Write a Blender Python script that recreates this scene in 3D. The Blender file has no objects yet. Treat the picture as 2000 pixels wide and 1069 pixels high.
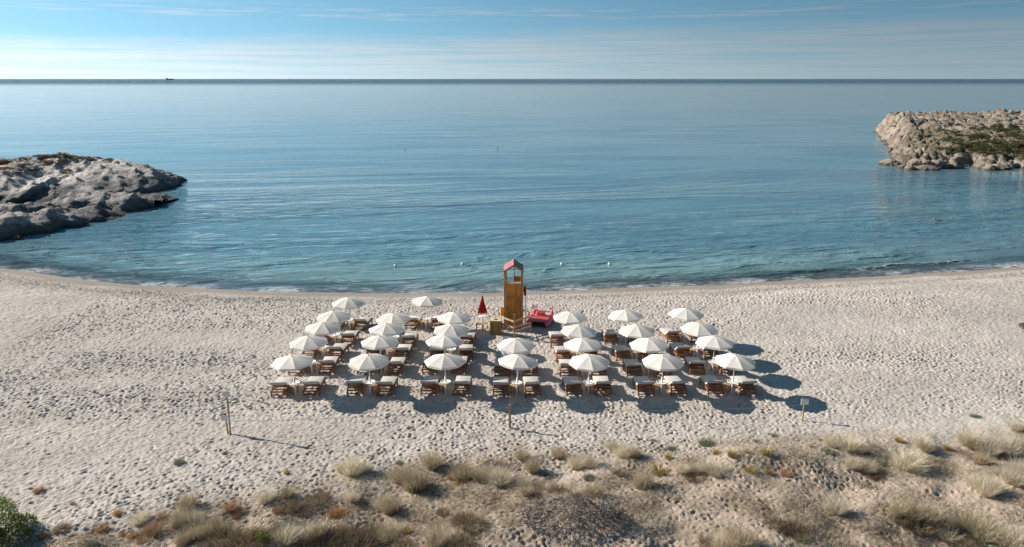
import bpy, bmesh, math, random
import numpy as np
from mathutils import Vector, Matrix, Euler
R = math.radians
S = bpy.context.scene
C = S.collection
random.seed(7)
rng = np.random.default_rng(11)

# ------------------------------------------------------------------ camera
F = 1400.0; PITCH = math.atan(380.5 / F); H = 15.0        # photo focal length in its own pixels, pitch, height over the sand
cam = bpy.data.objects.new('camera', bpy.data.cameras.new('camera')); C.objects.link(cam)
cam.location = (0, 0, H); cam.rotation_euler = (math.pi / 2 - PITCH, 0, 0)
cam.data.sensor_width = 36; cam.data.lens = 36 * F / 2000; cam.data.clip_start = .1; cam.data.clip_end = 90000
S.camera = cam
S.render.resolution_x = 1024; S.render.resolution_y = 547

# ------------------------------------------------------------------ sky and sun
SUN_EL, SUN_AZ = R(26.5), R(-70.5)                         # azimuth from +Y, negative to the left
sdir = Vector((math.sin(SUN_AZ) * math.cos(SUN_EL), math.cos(SUN_AZ) * math.cos(SUN_EL), math.sin(SUN_EL)))
sun = bpy.data.objects.new('sun', bpy.data.lights.new('sun', 'SUN')); C.objects.link(sun)
sun.data.energy = 4.9; sun.data.angle = R(.55); sun.data.color = (1, .91, .80)
sun.rotation_euler = sdir.to_track_quat('Z', 'Y').to_euler()
W = bpy.data.worlds.new('World'); S.world = W; W.use_nodes = True
S.view_settings.view_transform = 'Standard'; S.view_settings.look = 'None'
S.view_settings.exposure = 0.68; S.view_settings.gamma = 1; S.view_settings.use_curve_mapping = False
SKY_STRENGTH = .108

class NT:
    """small helper for node trees"""
    def __init__(s, t): s.t = t; t.nodes.clear()
    def n(s, typ, **k):
        nd = s.t.nodes.new(typ); ins = k.pop('i', {})
        for a, b in k.items(): setattr(nd, a, b)
        for a, b in ins.items(): s.set(nd.inputs[a], b)
        return nd
    def set(s, sock, v):
        if isinstance(v, bpy.types.NodeSocket): s.t.links.new(v, sock)
        elif isinstance(v, (tuple, list)) and len(v) == 3 and sock.type == 'RGBA': sock.default_value = (*v, 1)
        else: sock.default_value = v
    def m(s, op, a, b=0.0, c=None, clamp=False):
        nd = s.n('ShaderNodeMath', operation=op, use_clamp=clamp); s.set(nd.inputs[0], a); s.set(nd.inputs[1], b)
        if c is not None: s.set(nd.inputs[2], c)
        return nd.outputs[0]
    def mix(s, f, a, b, blend='MIX'):
        nd = s.n('ShaderNodeMix', data_type='RGBA', blend_type=blend)
        s.set(nd.inputs[0], f); s.set(nd.inputs[6], a); s.set(nd.inputs[7], b); return nd.outputs[2]
    def ramp(s, f, *st):
        nd = s.n('ShaderNodeValToRGB'); cr = nd.color_ramp
        while len(cr.elements) < len(st): cr.elements.new(.5)
        for e, (p, c) in zip(cr.elements, st): e.position = p; e.color = (*c, 1) if isinstance(c, (tuple, list)) else (c, c, c, 1)
        s.set(nd.inputs[0], f); return nd.outputs[0]
    def noise(s, vec, scale, detail=4, rough=.5, dist=0.0, **k):
        nd = s.n('ShaderNodeTexNoise', **k); s.set(nd.inputs['Vector'], vec)
        for a, b in (('Scale', scale), ('Detail', detail), ('Roughness', rough), ('Distortion', dist)): s.set(nd.inputs[a], b)
        return nd.outputs['Fac']
    def map(s, vec, scale=(1, 1, 1), rot=(0, 0, 0), loc=(0, 0, 0)):
        nd = s.n('ShaderNodeMapping'); s.set(nd.inputs[0], vec)
        nd.inputs['Scale'].default_value = scale; nd.inputs['Rotation'].default_value = rot; nd.inputs['Location'].default_value = loc
        return nd.outputs[0]
    def rng(s, v, a, b, c=0.0, d=1.0, smooth=True):
        nd = s.n('ShaderNodeMapRange', interpolation_type='SMOOTHSTEP' if smooth else 'LINEAR'); s.set(nd.inputs[0], v)
        for q, x in zip((1, 2, 3, 4), (a, b, c, d)): s.set(nd.inputs[q], x)
        return nd.outputs[0]

w = NT(W.node_tree)
tc = w.n('ShaderNodeTexCoord').outputs['Generated']
sx = w.n('ShaderNodeSeparateXYZ'); w.set(sx.inputs[0], tc); dx, dy, dz = sx.outputs
up = w.m('MAXIMUM', dz, 0.0)
cmb = w.n('ShaderNodeCombineXYZ'); w.set(cmb.inputs[0], dx); w.set(cmb.inputs[1], dy)
w.set(cmb.inputs[2], w.m('ADD', w.m('MULTIPLY', up, 1.25), .10))
nrm = w.n('ShaderNodeVectorMath', operation='NORMALIZE'); w.set(nrm.inputs[0], cmb.outputs[0])
sk = w.n('ShaderNodeTexSky', sky_type='NISHITA', sun_disc=False, sun_elevation=SUN_EL, sun_rotation=SUN_AZ, altitude=0, air_density=1.0, dust_density=.35, ozone_density=2.2)
w.set(sk.inputs[0], nrm.outputs[0])
# the sun's half of the sky is brighter than the half away from it, on through the whole round
dot = w.m('ADD', w.m('MULTIPLY', dx, math.sin(SUN_AZ)), w.m('MULTIPLY', dy, math.cos(SUN_AZ)))
side = w.rng(dot, -.9, 1.0, .36, .79)
hs = w.n('ShaderNodeHueSaturation', i={'Saturation': .93, 'Hue': .49}); w.set(hs.inputs['Color'], sk.outputs[0])
skc = w.mix(1.0, hs.outputs[0], w.n('ShaderNodeCombineXYZ', i={0: .68, 1: .94, 2: 1.0}).outputs[0], 'MULTIPLY')
# bank of thin pale cloud lying over the horizon, and loose flecks above it
cv = w.n('ShaderNodeCombineXYZ'); az = w.m('ARCTAN2', dx, dy)
w.set(cv.inputs[0], az); w.set(cv.inputs[1], w.m('MULTIPLY', dz, 9.0))
n1 = w.noise(cv.outputs[0], 2.2, 5, .55)
n2 = w.noise(w.map(cv.outputs[0], (3, 3.5, 1)), 5.0, 6, .6)
n3 = w.noise(w.map(cv.outputs[0], (1.2, 7.0, 1)), 4.0, 6, .62, .4)
top = w.m('ADD', w.m('ADD', w.rng(az, -.7, .7, .042, .074), w.m('MULTIPLY', w.m('SUBTRACT', n1, .5), .025)), w.m('MULTIPLY', w.m('SUBTRACT', n2, .5), .020))
bank = w.m('MULTIPLY', w.rng(w.m('SUBTRACT', dz, top), -.020, .012, 1.0, 0.0), w.m('MULTIPLY', w.rng(az, -.7, .7, .82, .60), w.rng(n3, .34, .60, .45, 1.0)))
fl = w.m('MULTIPLY', w.rng(w.noise(w.map(cv.outputs[0], (2.2, 7, 1)), 4.0, 6, .62), .46, .72), w.m('MULTIPLY', w.rng(dz, .070, .078), w.rng(dz, .082, .096, 1.0, 0.0)))
hz = w.rng(dz, -.01, .06, .55, 0.0)
cl = w.m('MAXIMUM', w.m('MAXIMUM', bank, w.m('MULTIPLY', fl, .75)), hz)
bw = w.n('ShaderNodeRGBToBW'); w.set(bw.inputs[0], skc)
cc = w.n('ShaderNodeCombineXYZ')
for q, k in ((0, 1.20), (1, 1.31), (2, 1.40)): w.set(cc.inputs[q], w.m('MULTIPLY', bw.outputs[0], k))
skf = w.mix(cl, skc, cc.outputs[0])
sm = w.n('ShaderNodeVectorMath', operation='SCALE'); w.set(sm.inputs[0], skf); w.set(sm.inputs['Scale'], side)
bg = w.n('ShaderNodeBackground', i={'Strength': SKY_STRENGTH}); w.set(bg.inputs[0], sm.outputs[0])
w.set(w.n('ShaderNodeOutputWorld').inputs[0], bg.outputs[0])

# ------------------------------------------------------------------ helpers
def material(name):
    m = bpy.data.materials.new(name); m.use_nodes = True; t = NT(m.node_tree)
    o = t.n('ShaderNodeOutputMaterial'); p = t.n('ShaderNodeBsdfPrincipled'); t.set(o.inputs[0], p.outputs[0])
    return m, t, p, o
def simple(name, col, rough=.6, var=.15, scale=8.0, stretch=(1, 1, 1), bump=.0, spec=.4, col2=None, bscale=30, transl=0.0):
    m, t, p, o = material(name)
    co = t.n('ShaderNodeTexCoord').outputs['Object']
    inf = t.n('ShaderNodeObjectInfo').outputs['Random']
    shf = t.n('ShaderNodeVectorMath', operation='ADD'); t.set(shf.inputs[0], co)
    sc = t.n('ShaderNodeCombineXYZ'); [t.set(sc.inputs[q], t.m('MULTIPLY', inf, 17.0)) for q in range(3)]; t.set(shf.inputs[1], sc.outputs[0])
    nz = t.noise(t.map(shf.outputs[0], stretch), scale, 5, .6)
    c2 = col2 or tuple(x * (1 - 2.2 * var) for x in col)
    c = t.mix(t.rng(nz, .3, .72), c2, tuple(min(1, x * (1 + var)) for x in col))
    hs = t.n('ShaderNodeHueSaturation', i={'Value': t.rng(inf, 0, 1, .88, 1.1, False)}); t.set(hs.inputs['Color'], c)
    t.set(p.inputs['Base Color'], hs.outputs[0]); t.set(p.inputs['Roughness'], rough); t.set(p.inputs['Specular IOR Level'], spec)
    if bump:
        b = t.n('ShaderNodeBump', i={'Strength': bump, 'Distance': .02}); t.set(b.inputs['Height'], t.noise(t.map(shf.outputs[0], stretch), bscale, 3, .6)); t.set(p.inputs['Normal'], b.outputs[0])
    if transl:
        tr = t.n('ShaderNodeBsdfTranslucent'); t.set(tr.inputs[0], hs.outputs[0])
        mx = t.n('ShaderNodeMixShader', i={0: transl}); t.set(mx.inputs[1], p.outputs[0]); t.set(mx.inputs[2], tr.outputs[0]); t.set(o.inputs[0], mx.outputs[0])
    return m
class MB:
    """collects shapes, links them as one mesh object"""
    def __init__(s): s.v = []; s.f = []
    def add(s, v, f):
        k = len(s.v); s.v += [tuple(x) for x in v]; s.f += [tuple(i + k for i in q) for q in f]; return s
    def box(s, x0, x1, y0, y1, z0, z1, M=None):
        v = [(x, y, z) for x in (x0, x1) for y in (y0, y1) for z in (z0, z1)]
        if M: v = [M @ Vector(q) for q in v]
        return s.add(v, [(0, 1, 3, 2), (4, 6, 7, 5), (0, 4, 5, 1), (2, 3, 7, 6), (0, 2, 6, 4), (1, 5, 7, 3)])
    def beam(s, a, b, wx, wy, upv=(0, 0, 1)):
        a = Vector(a); b = Vector(b); d = (b - a).normalized(); u = Vector(upv)
        if abs(d.dot(u)) > .95: u = Vector((0, 1, 0))
        x = d.cross(u).normalized(); y = x.cross(d); v = []
        for e in (a, b):
            for p, q in ((-1, -1), (1, -1), (1, 1), (-1, 1)): v.append(e + x * p * wx / 2 + y * q * wy / 2)
        return s.add(v, [(0, 1, 2, 3), (7, 6, 5, 4), (0, 4, 5, 1), (1, 5, 6, 2), (2, 6, 7, 3), (3, 7, 4, 0)])
    def tube(s, pts, rad, n=8, cap=True):
        pts = [Vector(p) for p in pts]; rad = rad if isinstance(rad, (list, tuple)) else [rad] * len(pts); k = len(pts); v = []; f = []
        for i, p in enumerate(pts):
            d = (pts[min(i + 1, k - 1)] - pts[max(i - 1, 0)]).normalized(); u = Vector((0, 0, 1)) if abs(d.z) < .95 else Vector((0, 1, 0))
            x = d.cross(u).normalized(); y = x.cross(d)
            v += [p + (x * math.cos(a) + y * math.sin(a)) * rad[i] for a in (2 * math.pi * j / n for j in range(n))]
        for i in range(k - 1): f += [(i * n + j, i * n + (j + 1) % n, (i + 1) * n + (j + 1) % n, (i + 1) * n + j) for j in range(n)]
        if cap: f += [tuple(range(n))[::-1], tuple((k - 1) * n + j for j in range(n))]
        return s.add(v, f)
    def lathe(s, prof, n=16, M=None):
        v = [(r * math.cos(2 * math.pi * j / n), r * math.sin(2 * math.pi * j / n), z) for r, z in prof for j in range(n)]
        if M: v = [M @ Vector(q) for q in v]
        f = [(i * n + j, i * n + (j + 1) % n, (i + 1) * n + (j + 1) % n, (i + 1) * n + j) for i in range(len(prof) - 1) for j in range(n)]
        f += [tuple(range(n))[::-1], tuple((len(prof) - 1) * n + j for j in range(n))]
        return s.add(v, f)
    def mesh(s, name, mat, smooth=False):
        me = bpy.data.meshes.new(name); me.from_pydata(s.v, [], s.f); me.materials.append(mat)
        if smooth: me.shade_smooth()
        return me
    def build(s, name, mat, parent=None, smooth=False, bevel=0):
        o = bpy.data.objects.new(name, s.mesh(name, mat, smooth)); C.objects.link(o); o.parent = parent
        if bevel: b = o.modifiers.new('bevel', 'BEVEL'); b.width = bevel; b.segments = 2; b.limit_method = 'ANGLE'
        return o
def empty(name, loc=(0, 0, 0), rz=0):
    o = bpy.data.objects.new(name, None); C.objects.link(o); o.location = loc; o.rotation_euler = (0, 0, rz); o.empty_display_size = .3; return o
def tag(o, label=None, cat=None, group=None, kind=None):
    for k, v in (('label', label), ('category', cat), ('group', group), ('kind', kind)):
        if v: o[k] = v
    return o
kids = {}
def copy_tree(o, parent=None):
    c = o.copy(); C.objects.link(c); c.parent = parent
    for ch in kids.setdefault(o.name, list(o.children)): copy_tree(ch, c)
    return c
def mesh_np(name, verts, faces, mat, smooth=True, attrs={}):
    me = bpy.data.meshes.new(name); n = len(verts); k = faces.shape[1]; m = len(faces)
    me.vertices.add(n); me.vertices.foreach_set('co', np.ascontiguousarray(verts, dtype=np.float32).ravel())
    me.loops.add(m * k); me.loops.foreach_set('vertex_index', np.ascontiguousarray(faces, dtype=np.int32).ravel())
    me.polygons.add(m); me.polygons.foreach_set('loop_start', np.arange(0, m * k, k, dtype=np.int32))
    me.update(calc_edges=True); me.validate()
    if smooth: me.polygons.foreach_set('use_smooth', np.ones(len(me.polygons), dtype=bool))
    for a, v in attrs.items():
        at = me.attributes.new(a, 'FLOAT', 'POINT'); at.data.foreach_set('value', np.ascontiguousarray(v, dtype=np.float32).ravel())
    me.materials.append(mat); o = bpy.data.objects.new(name, me); C.objects.link(o); return o
def grid_faces(nx, ny):
    i = np.arange(nx - 1)[None, :] + np.arange(ny - 1)[:, None] * nx; i = i.ravel()
    return np.stack([i, i + 1, i + 1 + nx, i + nx], 1)
# value noise, gridless numpy
def vnoise(x, y, seed=0):
    r = np.random.default_rng(seed).random((256, 256))
    xi = np.floor(x).astype(int); yi = np.floor(y).astype(int); fx = x - xi; fy = y - yi
    fx = fx * fx * fx * (fx * (fx * 6 - 15) + 10); fy = fy * fy * fy * (fy * (fy * 6 - 15) + 10)
    a = r[xi & 255, yi & 255]; b = r[(xi + 1) & 255, yi & 255]; c = r[xi & 255, (yi + 1) & 255]; d = r[(xi + 1) & 255, (yi + 1) & 255]
    return (a * (1 - fx) + b * fx) * (1 - fy) + (c * (1 - fx) + d * fx) * fy - .5
def fbm(x, y, seed=0, o=4, g=.5):
    s = 0; a = 1
    for k in range(o):
        ca, sa = math.cos(k * .9 + .3), math.sin(k * .9 + .3)
        s = s + a * vnoise((x * ca - y * sa) * 2 ** k + 13.7 * k, (x * sa + y * ca) * 2 ** k + 7.1 * k, seed + k); a *= g
    return s
def ridged(x, y, seed=0, o=5, g=.55):
    s = 0; a = 1
    for k in range(o):
        ca, sa = math.cos(k * 1.1 + .5), math.sin(k * 1.1 + .5)
        s = s + a * (.5 - 2 * np.abs(vnoise((x * ca - y * sa) * 2.03 ** k + 5.7 * k, (x * sa + y * ca) * 2.03 ** k + 3.1 * k, seed + k))); a *= g
    return s
def cells(x, y, seed=0):
    """Voronoi: distance to the nearest and second nearest point, and a random value of the cell"""
    r = np.random.default_rng(seed); px = r.random((64, 64)); py = r.random((64, 64)); pv = r.random((64, 64))
    xi = np.floor(x).astype(int); yi = np.floor(y).astype(int); d1 = np.full(x.shape, 9.); d2 = d1.copy(); v = np.zeros(x.shape)
    for i in (-1, 0, 1):
        for j in (-1, 0, 1):
            a, b = (xi + i) & 63, (yi + j) & 63; d = np.hypot(xi + i + px[a, b] - x, yi + j + py[a, b] - y)
            near = d < d1; d2 = np.where(near, d1, np.minimum(d2, d)); v = np.where(near, pv[a, b], v); d1 = np.where(near, d, d1)
    return d1, d2, v
def sstep(a, b, x): t = np.clip((x - a) / (b - a), 0, 1); return t * t * (3 - 2 * t)

# a place in the photograph -> the point of the level plane z below it (used once, to measure where things stand)
def inv(x, y, z=0.0):
    v = y - 534.5; fw = F * math.cos(PITCH) - v * math.sin(PITCH); dn = v * math.cos(PITCH) + F * math.sin(PITCH); t = (H - z) / dn
    return (x - 1000) * t, fw * t

# ------------------------------------------------------------------ land form
WZ = -.8                                                        # sea level
SHORE = [inv(x, y, WZ) for x, y in [(0, 524), (60, 531), (125, 542), (200, 551), (280, 557), (400, 564), (500, 568), (600, 571), (750, 573), (900, 573), (1000, 571), (1100, 567),
         (1200, 563), (1300, 560), (1400, 557), (1500, 550), (1600, 546), (1700, 541), (1800, 534), (1900, 529), (2000, 521)]]
sxs = np.array([-140., -90, -62] + [p[0] for p in SHORE] + [62, 90, 160]); sys_ = np.array([150., 95, 68] + [p[1] for p in SHORE] + [68, 92, 150])
DUNE = [inv(x, y, .2) for x, y in [(0, 1050), (200, 1010), (400, 975), (640, 925), (820, 890), (1000, 880), (1300, 868), (1600, 855), (1800, 850), (2000, 815)]]
dxs = np.array([-60.] + [p[0] for p in DUNE] + [60.]); dys = np.array([17.] + [p[1] for p in DUNE] + [40.])
def shore_y(x): return np.interp(x, sxs, sys_) + .25 * fbm(x * .22, x * 0 + 3.3, 77, 3)
def land(x, y):
    x = np.asarray(x, float); y = np.asarray(y, float)
    s = shore_y(x) - y                                           # metres inland of the waterline
    z = WZ + np.where(s > 0, .30 * sstep(0, 3.2, s) + .55 * sstep(2.2, 6.5, s), .12 * np.minimum(s, 0) - .004 * np.minimum(s, 0) ** 2 * (s > -25) )
    z = np.maximum(z, -5.5)
    dn = sstep(-2.0, 3.0, np.interp(x, dxs, dys) - y)
    z = z + .10 * fbm(x * .12, y * .12, 5, 3) * sstep(3, 9, s) + dn * (.25 + .55 * fbm(x * .17, y * .2, 9, 3) + .28 * fbm(x * .6, y * .7, 19, 2))
    return z
def gz(x, y): return float(land(np.array([x]), np.array([y]))[0])
def place(px, py, dz=0.0):
    z = 0.0
    for _ in range(6): x, y = inv(px, py, z + dz); z = gz(x, y)
    return x, y, z
def axis(lo, a, b, hi, st, grow=1.12):
    mid = list(np.arange(a, b, st)); q = []; s = st; v = a
    while v > lo: s *= grow; v -= s; q.append(v)
    r = []; s = st; v = mid[-1]
    while v < hi: s *= grow; v += s; r.append(v)
    return np.array(q[::-1] + mid + r)
def axis2(lo, pts, hi, grow=1.12):
    mid = np.concatenate([np.arange(a, b, st) for a, b, st in pts]); q = []; s_ = pts[0][2]; v = pts[0][0]
    while v > lo: s_ *= grow; v -= s_; q.append(v)
    r_ = []; s_ = pts[-1][2]; v = mid[-1]
    while v < hi: s_ *= grow; v += s_; r_.append(v)
    return np.array(q[::-1] + list(mid) + r_)
gx = axis2(-420, [(-47, -29, .10), (-29, 29, .056), (29, 47, .10)], 420); gy = axis2(-160, [(18.6, 38, .046), (38, 60.5, .075)], 420)
X, Y = np.meshgrid(gx, gy); Z = land(X, Y)
D = np.zeros_like(Z)
# footprints: dents with a pushed up rim, trodden all over
CNT = 100000
fy = np.sqrt(rng.uniform(18.7 ** 2, 60 ** 2, CNT)); fx = rng.uniform(-1, 1, CNT) * (.76 * fy + 2.5)
walk = vnoise(fx * .09, fy * .09, 31) * 2.2
fa = 1.35 + walk + rng.normal(0, .55, CNT)
fsz = rng.uniform(.75, 1.25, CNT); fdp = rng.uniform(.35, 1.0, CNT) ** 1.2
fs = shore_y(fx) - fy
calm = np.clip(.80 + 1.2 * vnoise(fx * .10, fy * .35, 41), .12, 1)
fdp *= np.where(fs < 1.7, 0.02, 1) * calm
fdp *= np.where((fs > 1.7) & (fs < 5.5), 1.2, 1) * np.where(fs < 16, .85, 1)
fi = np.searchsorted(gx, fx); fj = np.maximum(np.searchsorted(gy, fy), 7)
farb = np.clip((fy - 24) / 30, 0, 1) * .016
for k in range(CNT):
    if fdp[k] < .05: continue
    i = int(fi[k]); j = int(fj[k]); sl = (slice(j - 6, j + 7), slice(i - 6, i + 7))
    u = X[sl] - fx[k]; v = Y[sl] - fy[k]; ca, sa = math.cos(fa[k]), math.sin(fa[k])
    a = (u * ca + v * sa) / ((.078 + farb[k]) * fsz[k]); b = (-u * sa + v * ca) / ((.050 + farb[k]) * fsz[k]); r2 = a * a + b * b
    D[sl] += fdp[k] * (-.052 * np.exp(-r2 ** 1.4) + .017 * np.exp(-(np.sqrt(r2) - 1.7) ** 2 * 2.2))
sI = shore_y(X) - Y
D = np.clip(D, -.16, .09) + (.028 * fbm(X * 2.2, Y * 2.0, 51, 2) + .03 * fbm(X * 6.5, Y * 6, 55, 2)) * sstep(1.5, 3, sI)
Z = Z + D * ((np.abs(X) < 47) & (Y > 18.6) & (Y < 60.5))
wet = sstep(2.3, .9, sI + .5 * fbm(X * .5, Y * .5, 61, 3)) * (1 - .8 * sstep(.3, -.6, sI))
peb = np.exp(-((sI - 3.4 - .7 * fbm(X * .15, Y * .0, 63, 2)) / 1.3) ** 2)
veg = sstep(-1.5, 3.0, np.interp(X, dxs, dys) - Y + 2.0 * fbm(X * .35, Y * .5, 65, 3))

ms, t, p, o = material('sand')
co = t.n('ShaderNodeTexCoord').outputs['Object']
def attr(t, n): return t.n('ShaderNodeAttribute', attribute_name=n).outputs['Fac']
big = t.noise(t.map(co, (1, 1.6, 1)), .16, 5, .6); mid = t.noise(co, 1.7, 6, .65); fin = t.noise(co, 24, 3, .7)
c = t.mix(t.rng(big, .35, .68), (.455, .414, .37), (.555, .505, .455))
c = t.mix(t.m('MULTIPLY', t.rng(mid, .45, .75), .45), c, (.45, .39, .33))
c = t.mix(t.m('MULTIPLY', t.rng(fin, .52, .75), .45), c, (.30, .25, .21))
vor = t.n('ShaderNodeTexVoronoi', i={'Scale': 5.0, 'Randomness': 1.0}); t.set(vor.inputs['Vector'], co)
stn = t.m('MULTIPLY', t.rng(vor.outputs['Distance'], .16, .26, 1.0, 0.0), t.rng(t.noise(co, 1.1, 3), .5, .65))
c = t.mix(t.m('MULTIPLY', stn, .5), c, (.17, .15, .13))
pb = t.m('MULTIPLY', attr(t, 'pebble'), t.rng(t.noise(t.map(co, (1, 1.5, 1)), 3.5, 4, .75), .42, .62)); c = t.mix(t.m('MULTIPLY', pb, .85), c, (.13, .115, .10))
dv = attr(t, 'dune'); dn1 = t.noise(t.map(co, (1, 1.3, 1)), .75, 6, .68)
c = t.mix(t.m('MULTIPLY', dv, .78), c, (.38, .295, .22))
c = t.mix(t.m('MULTIPLY', t.m('MULTIPLY', dv, t.rng(dn1, .49, .64)), .55), c, (.19, .145, .10))
c = t.mix(t.m('MULTIPLY', attr(t, 'wet'), .62), c, (.21, .165, .12))
t.set(p.inputs['Base Color'], c); t.set(p.inputs['Roughness'], t.rng(attr(t, 'wet'), 0, 1, .95, .6)); t.set(p.inputs['Specular IOR Level'], .15)
b = t.n('ShaderNodeBump', i={'Strength': .7, 'Distance': .05}); nd_ = t.n('ShaderNodeTexNoise', i={'Scale': 2.5, 'Detail': 3.0}); t.set(nd_.inputs['Vector'], co); wv_ = t.n('ShaderNodeVectorMath', operation='MULTIPLY_ADD'); t.set(wv_.inputs[0], nd_.outputs['Color']); wv_.inputs[1].default_value = (.5, .5, 0); t.set(wv_.inputs[2], co)
v2 = t.n('ShaderNodeTexVoronoi', i={'Scale': 5.2, 'Randomness': 1.0}); t.set(v2.inputs['Vector'], t.map(wv_.outputs[0], (1, 1.6, 1), (0, 0, R(-20))))
dent = t.m('MULTIPLY', t.rng(v2.outputs['Distance'], .05, .34, 0.0, 1.0), t.rng(attr(t, 'wet'), 0, .5, .6, 0.0))
t.set(b.inputs['Height'], t.m('ADD', t.m('ADD', t.noise(co, 7, 5, .7), t.m('MULTIPLY', fin, .3)), dent)); t.set(p.inputs['Normal'], b.outputs[0])
beach = mesh_np('beach_ground', np.stack([X.ravel(), Y.ravel(), Z.ravel()], 1), grid_faces(len(gx), len(gy)), ms, True,
                {'wet': wet, 'pebble': peb, 'dune': veg}); tag(beach, kind='structure')
del X, Y, Z, D, sI, wet, peb, veg

# ------------------------------------------------------------------ sea
yy = [47.0]; st = .16
while yy[-1] < 70000: yy.append(yy[-1] + st); st *= 1.014 if yy[-1] < 160 else 1.10
yy = np.array(yy); uu = np.linspace(-1, 1, 420); uu = uu + .9 * uu ** 5
XX = uu[None, :] * (yy[:, None] * .95 + 14); YY = np.repeat(yy[:, None], len(uu), 1)
ds = YY - shore_y(np.clip(XX, -140, 160)); fade = sstep(110, 60, YY)
wob = 1.1 * fbm(XX * .12, YY * .12, 81, 3)
ZW = WZ + fade * (.035 * np.sin((YY + .16 * XX) * 2.3 + 5 * wob) * sstep(1, 7, ds) + .05 * fbm(XX * .25, YY * .8, 83, 3) * sstep(.5, 4, ds))
ridge = np.exp(-((ds - 3.1 - wob * 1.2) / .45) ** 2) * np.clip(.6 + 1.5 * vnoise(XX * .06, YY * 0, 85), 0, 1)
ZW += .11 * ridge + .07 * np.exp(-((ds - 6.2 - wob) / .6) ** 2)
depth = WZ - land(XX, YY)
mw, t, p, o = material('sea_water')
co = t.n('ShaderNodeTexCoord').outputs['Object']; dsh = attr(t, 'shore'); dep = attr(t, 'depth')
cr_ = t.map(co, (1, 1, 1), (0, 0, R(-15)))
mp = t.map(cr_, (.075, .36, 1))
swell = t.noise(mp, 1.0, 4, .55, .6); rip = t.noise(t.map(cr_, (.34, 1.15, 1), (0, 0, R(5))), 1.0, 4, .6, .5)
swell = t.m('POWER', t.m('SUBTRACT', 1.0, t.m('ABSOLUTE', t.m('MULTIPLY', t.m('SUBTRACT', swell, .5), 3.2)), clamp=True), 1.6)
lng = t.noise(t.map(cr_, (.03, .15, 1)), 1.0, 4, .6, .5)
calm = t.noise(t.map(cr_, (.012, .045, 1)), 1.0, 4, .6, 1.0)
amp = t.rng(calm, .36, .64, .35, 1.7)
sep = t.n('ShaderNodeSeparateXYZ'); t.set(sep.inputs[0], co)
windy = t.m('MULTIPLY', t.rng(sep.outputs[1], 62, 140, 1.0, .09), t.rng(sep.outputs[1], 1500, 3500, 1.0, 45.0))              # rougher water far offshore
hgt = t.m('MULTIPLY', t.m('MULTIPLY', t.m('ADD', t.m('ADD', t.m('MULTIPLY', swell, .27), t.m('MULTIPLY', rip, .12)), t.m('MULTIPLY', lng, .35)), amp), windy)
b = t.n('ShaderNodeBump', i={'Strength': 1.0, 'Distance': 1.0}); t.set(b.inputs['Height'], hgt)
# body of the water: sand seen through the shallows, then blue green deeper out
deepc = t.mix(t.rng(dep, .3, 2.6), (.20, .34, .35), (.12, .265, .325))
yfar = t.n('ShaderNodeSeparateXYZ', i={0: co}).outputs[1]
deepc = t.mix(t.rng(yfar, 85, 190), deepc, (.21, .36, .41))  # paler far out: reflected sky painted into the body colour
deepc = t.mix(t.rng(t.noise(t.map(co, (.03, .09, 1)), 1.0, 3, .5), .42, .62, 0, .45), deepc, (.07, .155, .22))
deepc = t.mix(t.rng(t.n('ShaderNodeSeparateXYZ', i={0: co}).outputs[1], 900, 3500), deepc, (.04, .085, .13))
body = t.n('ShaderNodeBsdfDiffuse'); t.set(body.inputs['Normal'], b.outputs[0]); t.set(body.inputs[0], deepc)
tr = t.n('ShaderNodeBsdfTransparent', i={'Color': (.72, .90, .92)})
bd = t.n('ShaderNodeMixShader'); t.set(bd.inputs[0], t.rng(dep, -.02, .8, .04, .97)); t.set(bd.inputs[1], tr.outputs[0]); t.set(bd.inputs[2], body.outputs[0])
gl = t.n('ShaderNodeBsdfGlossy', i={'Roughness': .05}); t.set(gl.inputs['Normal'], b.outputs[0])
fr = t.n('ShaderNodeFresnel', i={'IOR': 1.42}); t.set(fr.inputs['Normal'], b.outputs[0])
mx = t.n('ShaderNodeMixShader'); t.set(mx.inputs[0], t.m('MULTIPLY', fr.outputs[0], 1.0, clamp=True)); t.set(mx.inputs[1], bd.outputs[0]); t.set(mx.inputs[2], gl.outputs[0])
# foam of the wash
fn = t.noise(t.map(co, (1.2, 2.2, 1)), 1.3, 6, .7, .5); fn2 = t.noise(t.map(co, (.12, .12, 1)), 1.0, 2)
f1 = t.m('MULTIPLY', t.rng(dsh, .2, 2.3, 1.0, 0.0), t.rng(fn, .34, .62)); 
f2 = t.m('MULTIPLY', attr(t, 'ridge'), t.m('MULTIPLY', t.rng(fn, .5, .6), t.rng(fn2, .5, .6)))
foam = t.n('ShaderNodeBsdfDiffuse', i={'Color': (.78, .82, .84)})
mf = t.n('ShaderNodeMixShader'); t.set(mf.inputs[0], t.m('MAXIMUM', t.m('MULTIPLY', f1, t.rng(t.noise(t.map(co, (.35, .5, 1)), 1.0, 3), 0.40, .64, .12, .65)), t.m('MULTIPLY', f2, .6))); t.set(mf.inputs[1], mx.outputs[0]); t.set(mf.inputs[2], foam.outputs[0])
t.set(o.inputs[0], mf.outputs[0])
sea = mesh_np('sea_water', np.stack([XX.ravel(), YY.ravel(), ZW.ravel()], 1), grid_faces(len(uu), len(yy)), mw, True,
              {'shore': ds, 'depth': depth, 'ridge': ridge}); tag(sea, kind='structure')

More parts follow.
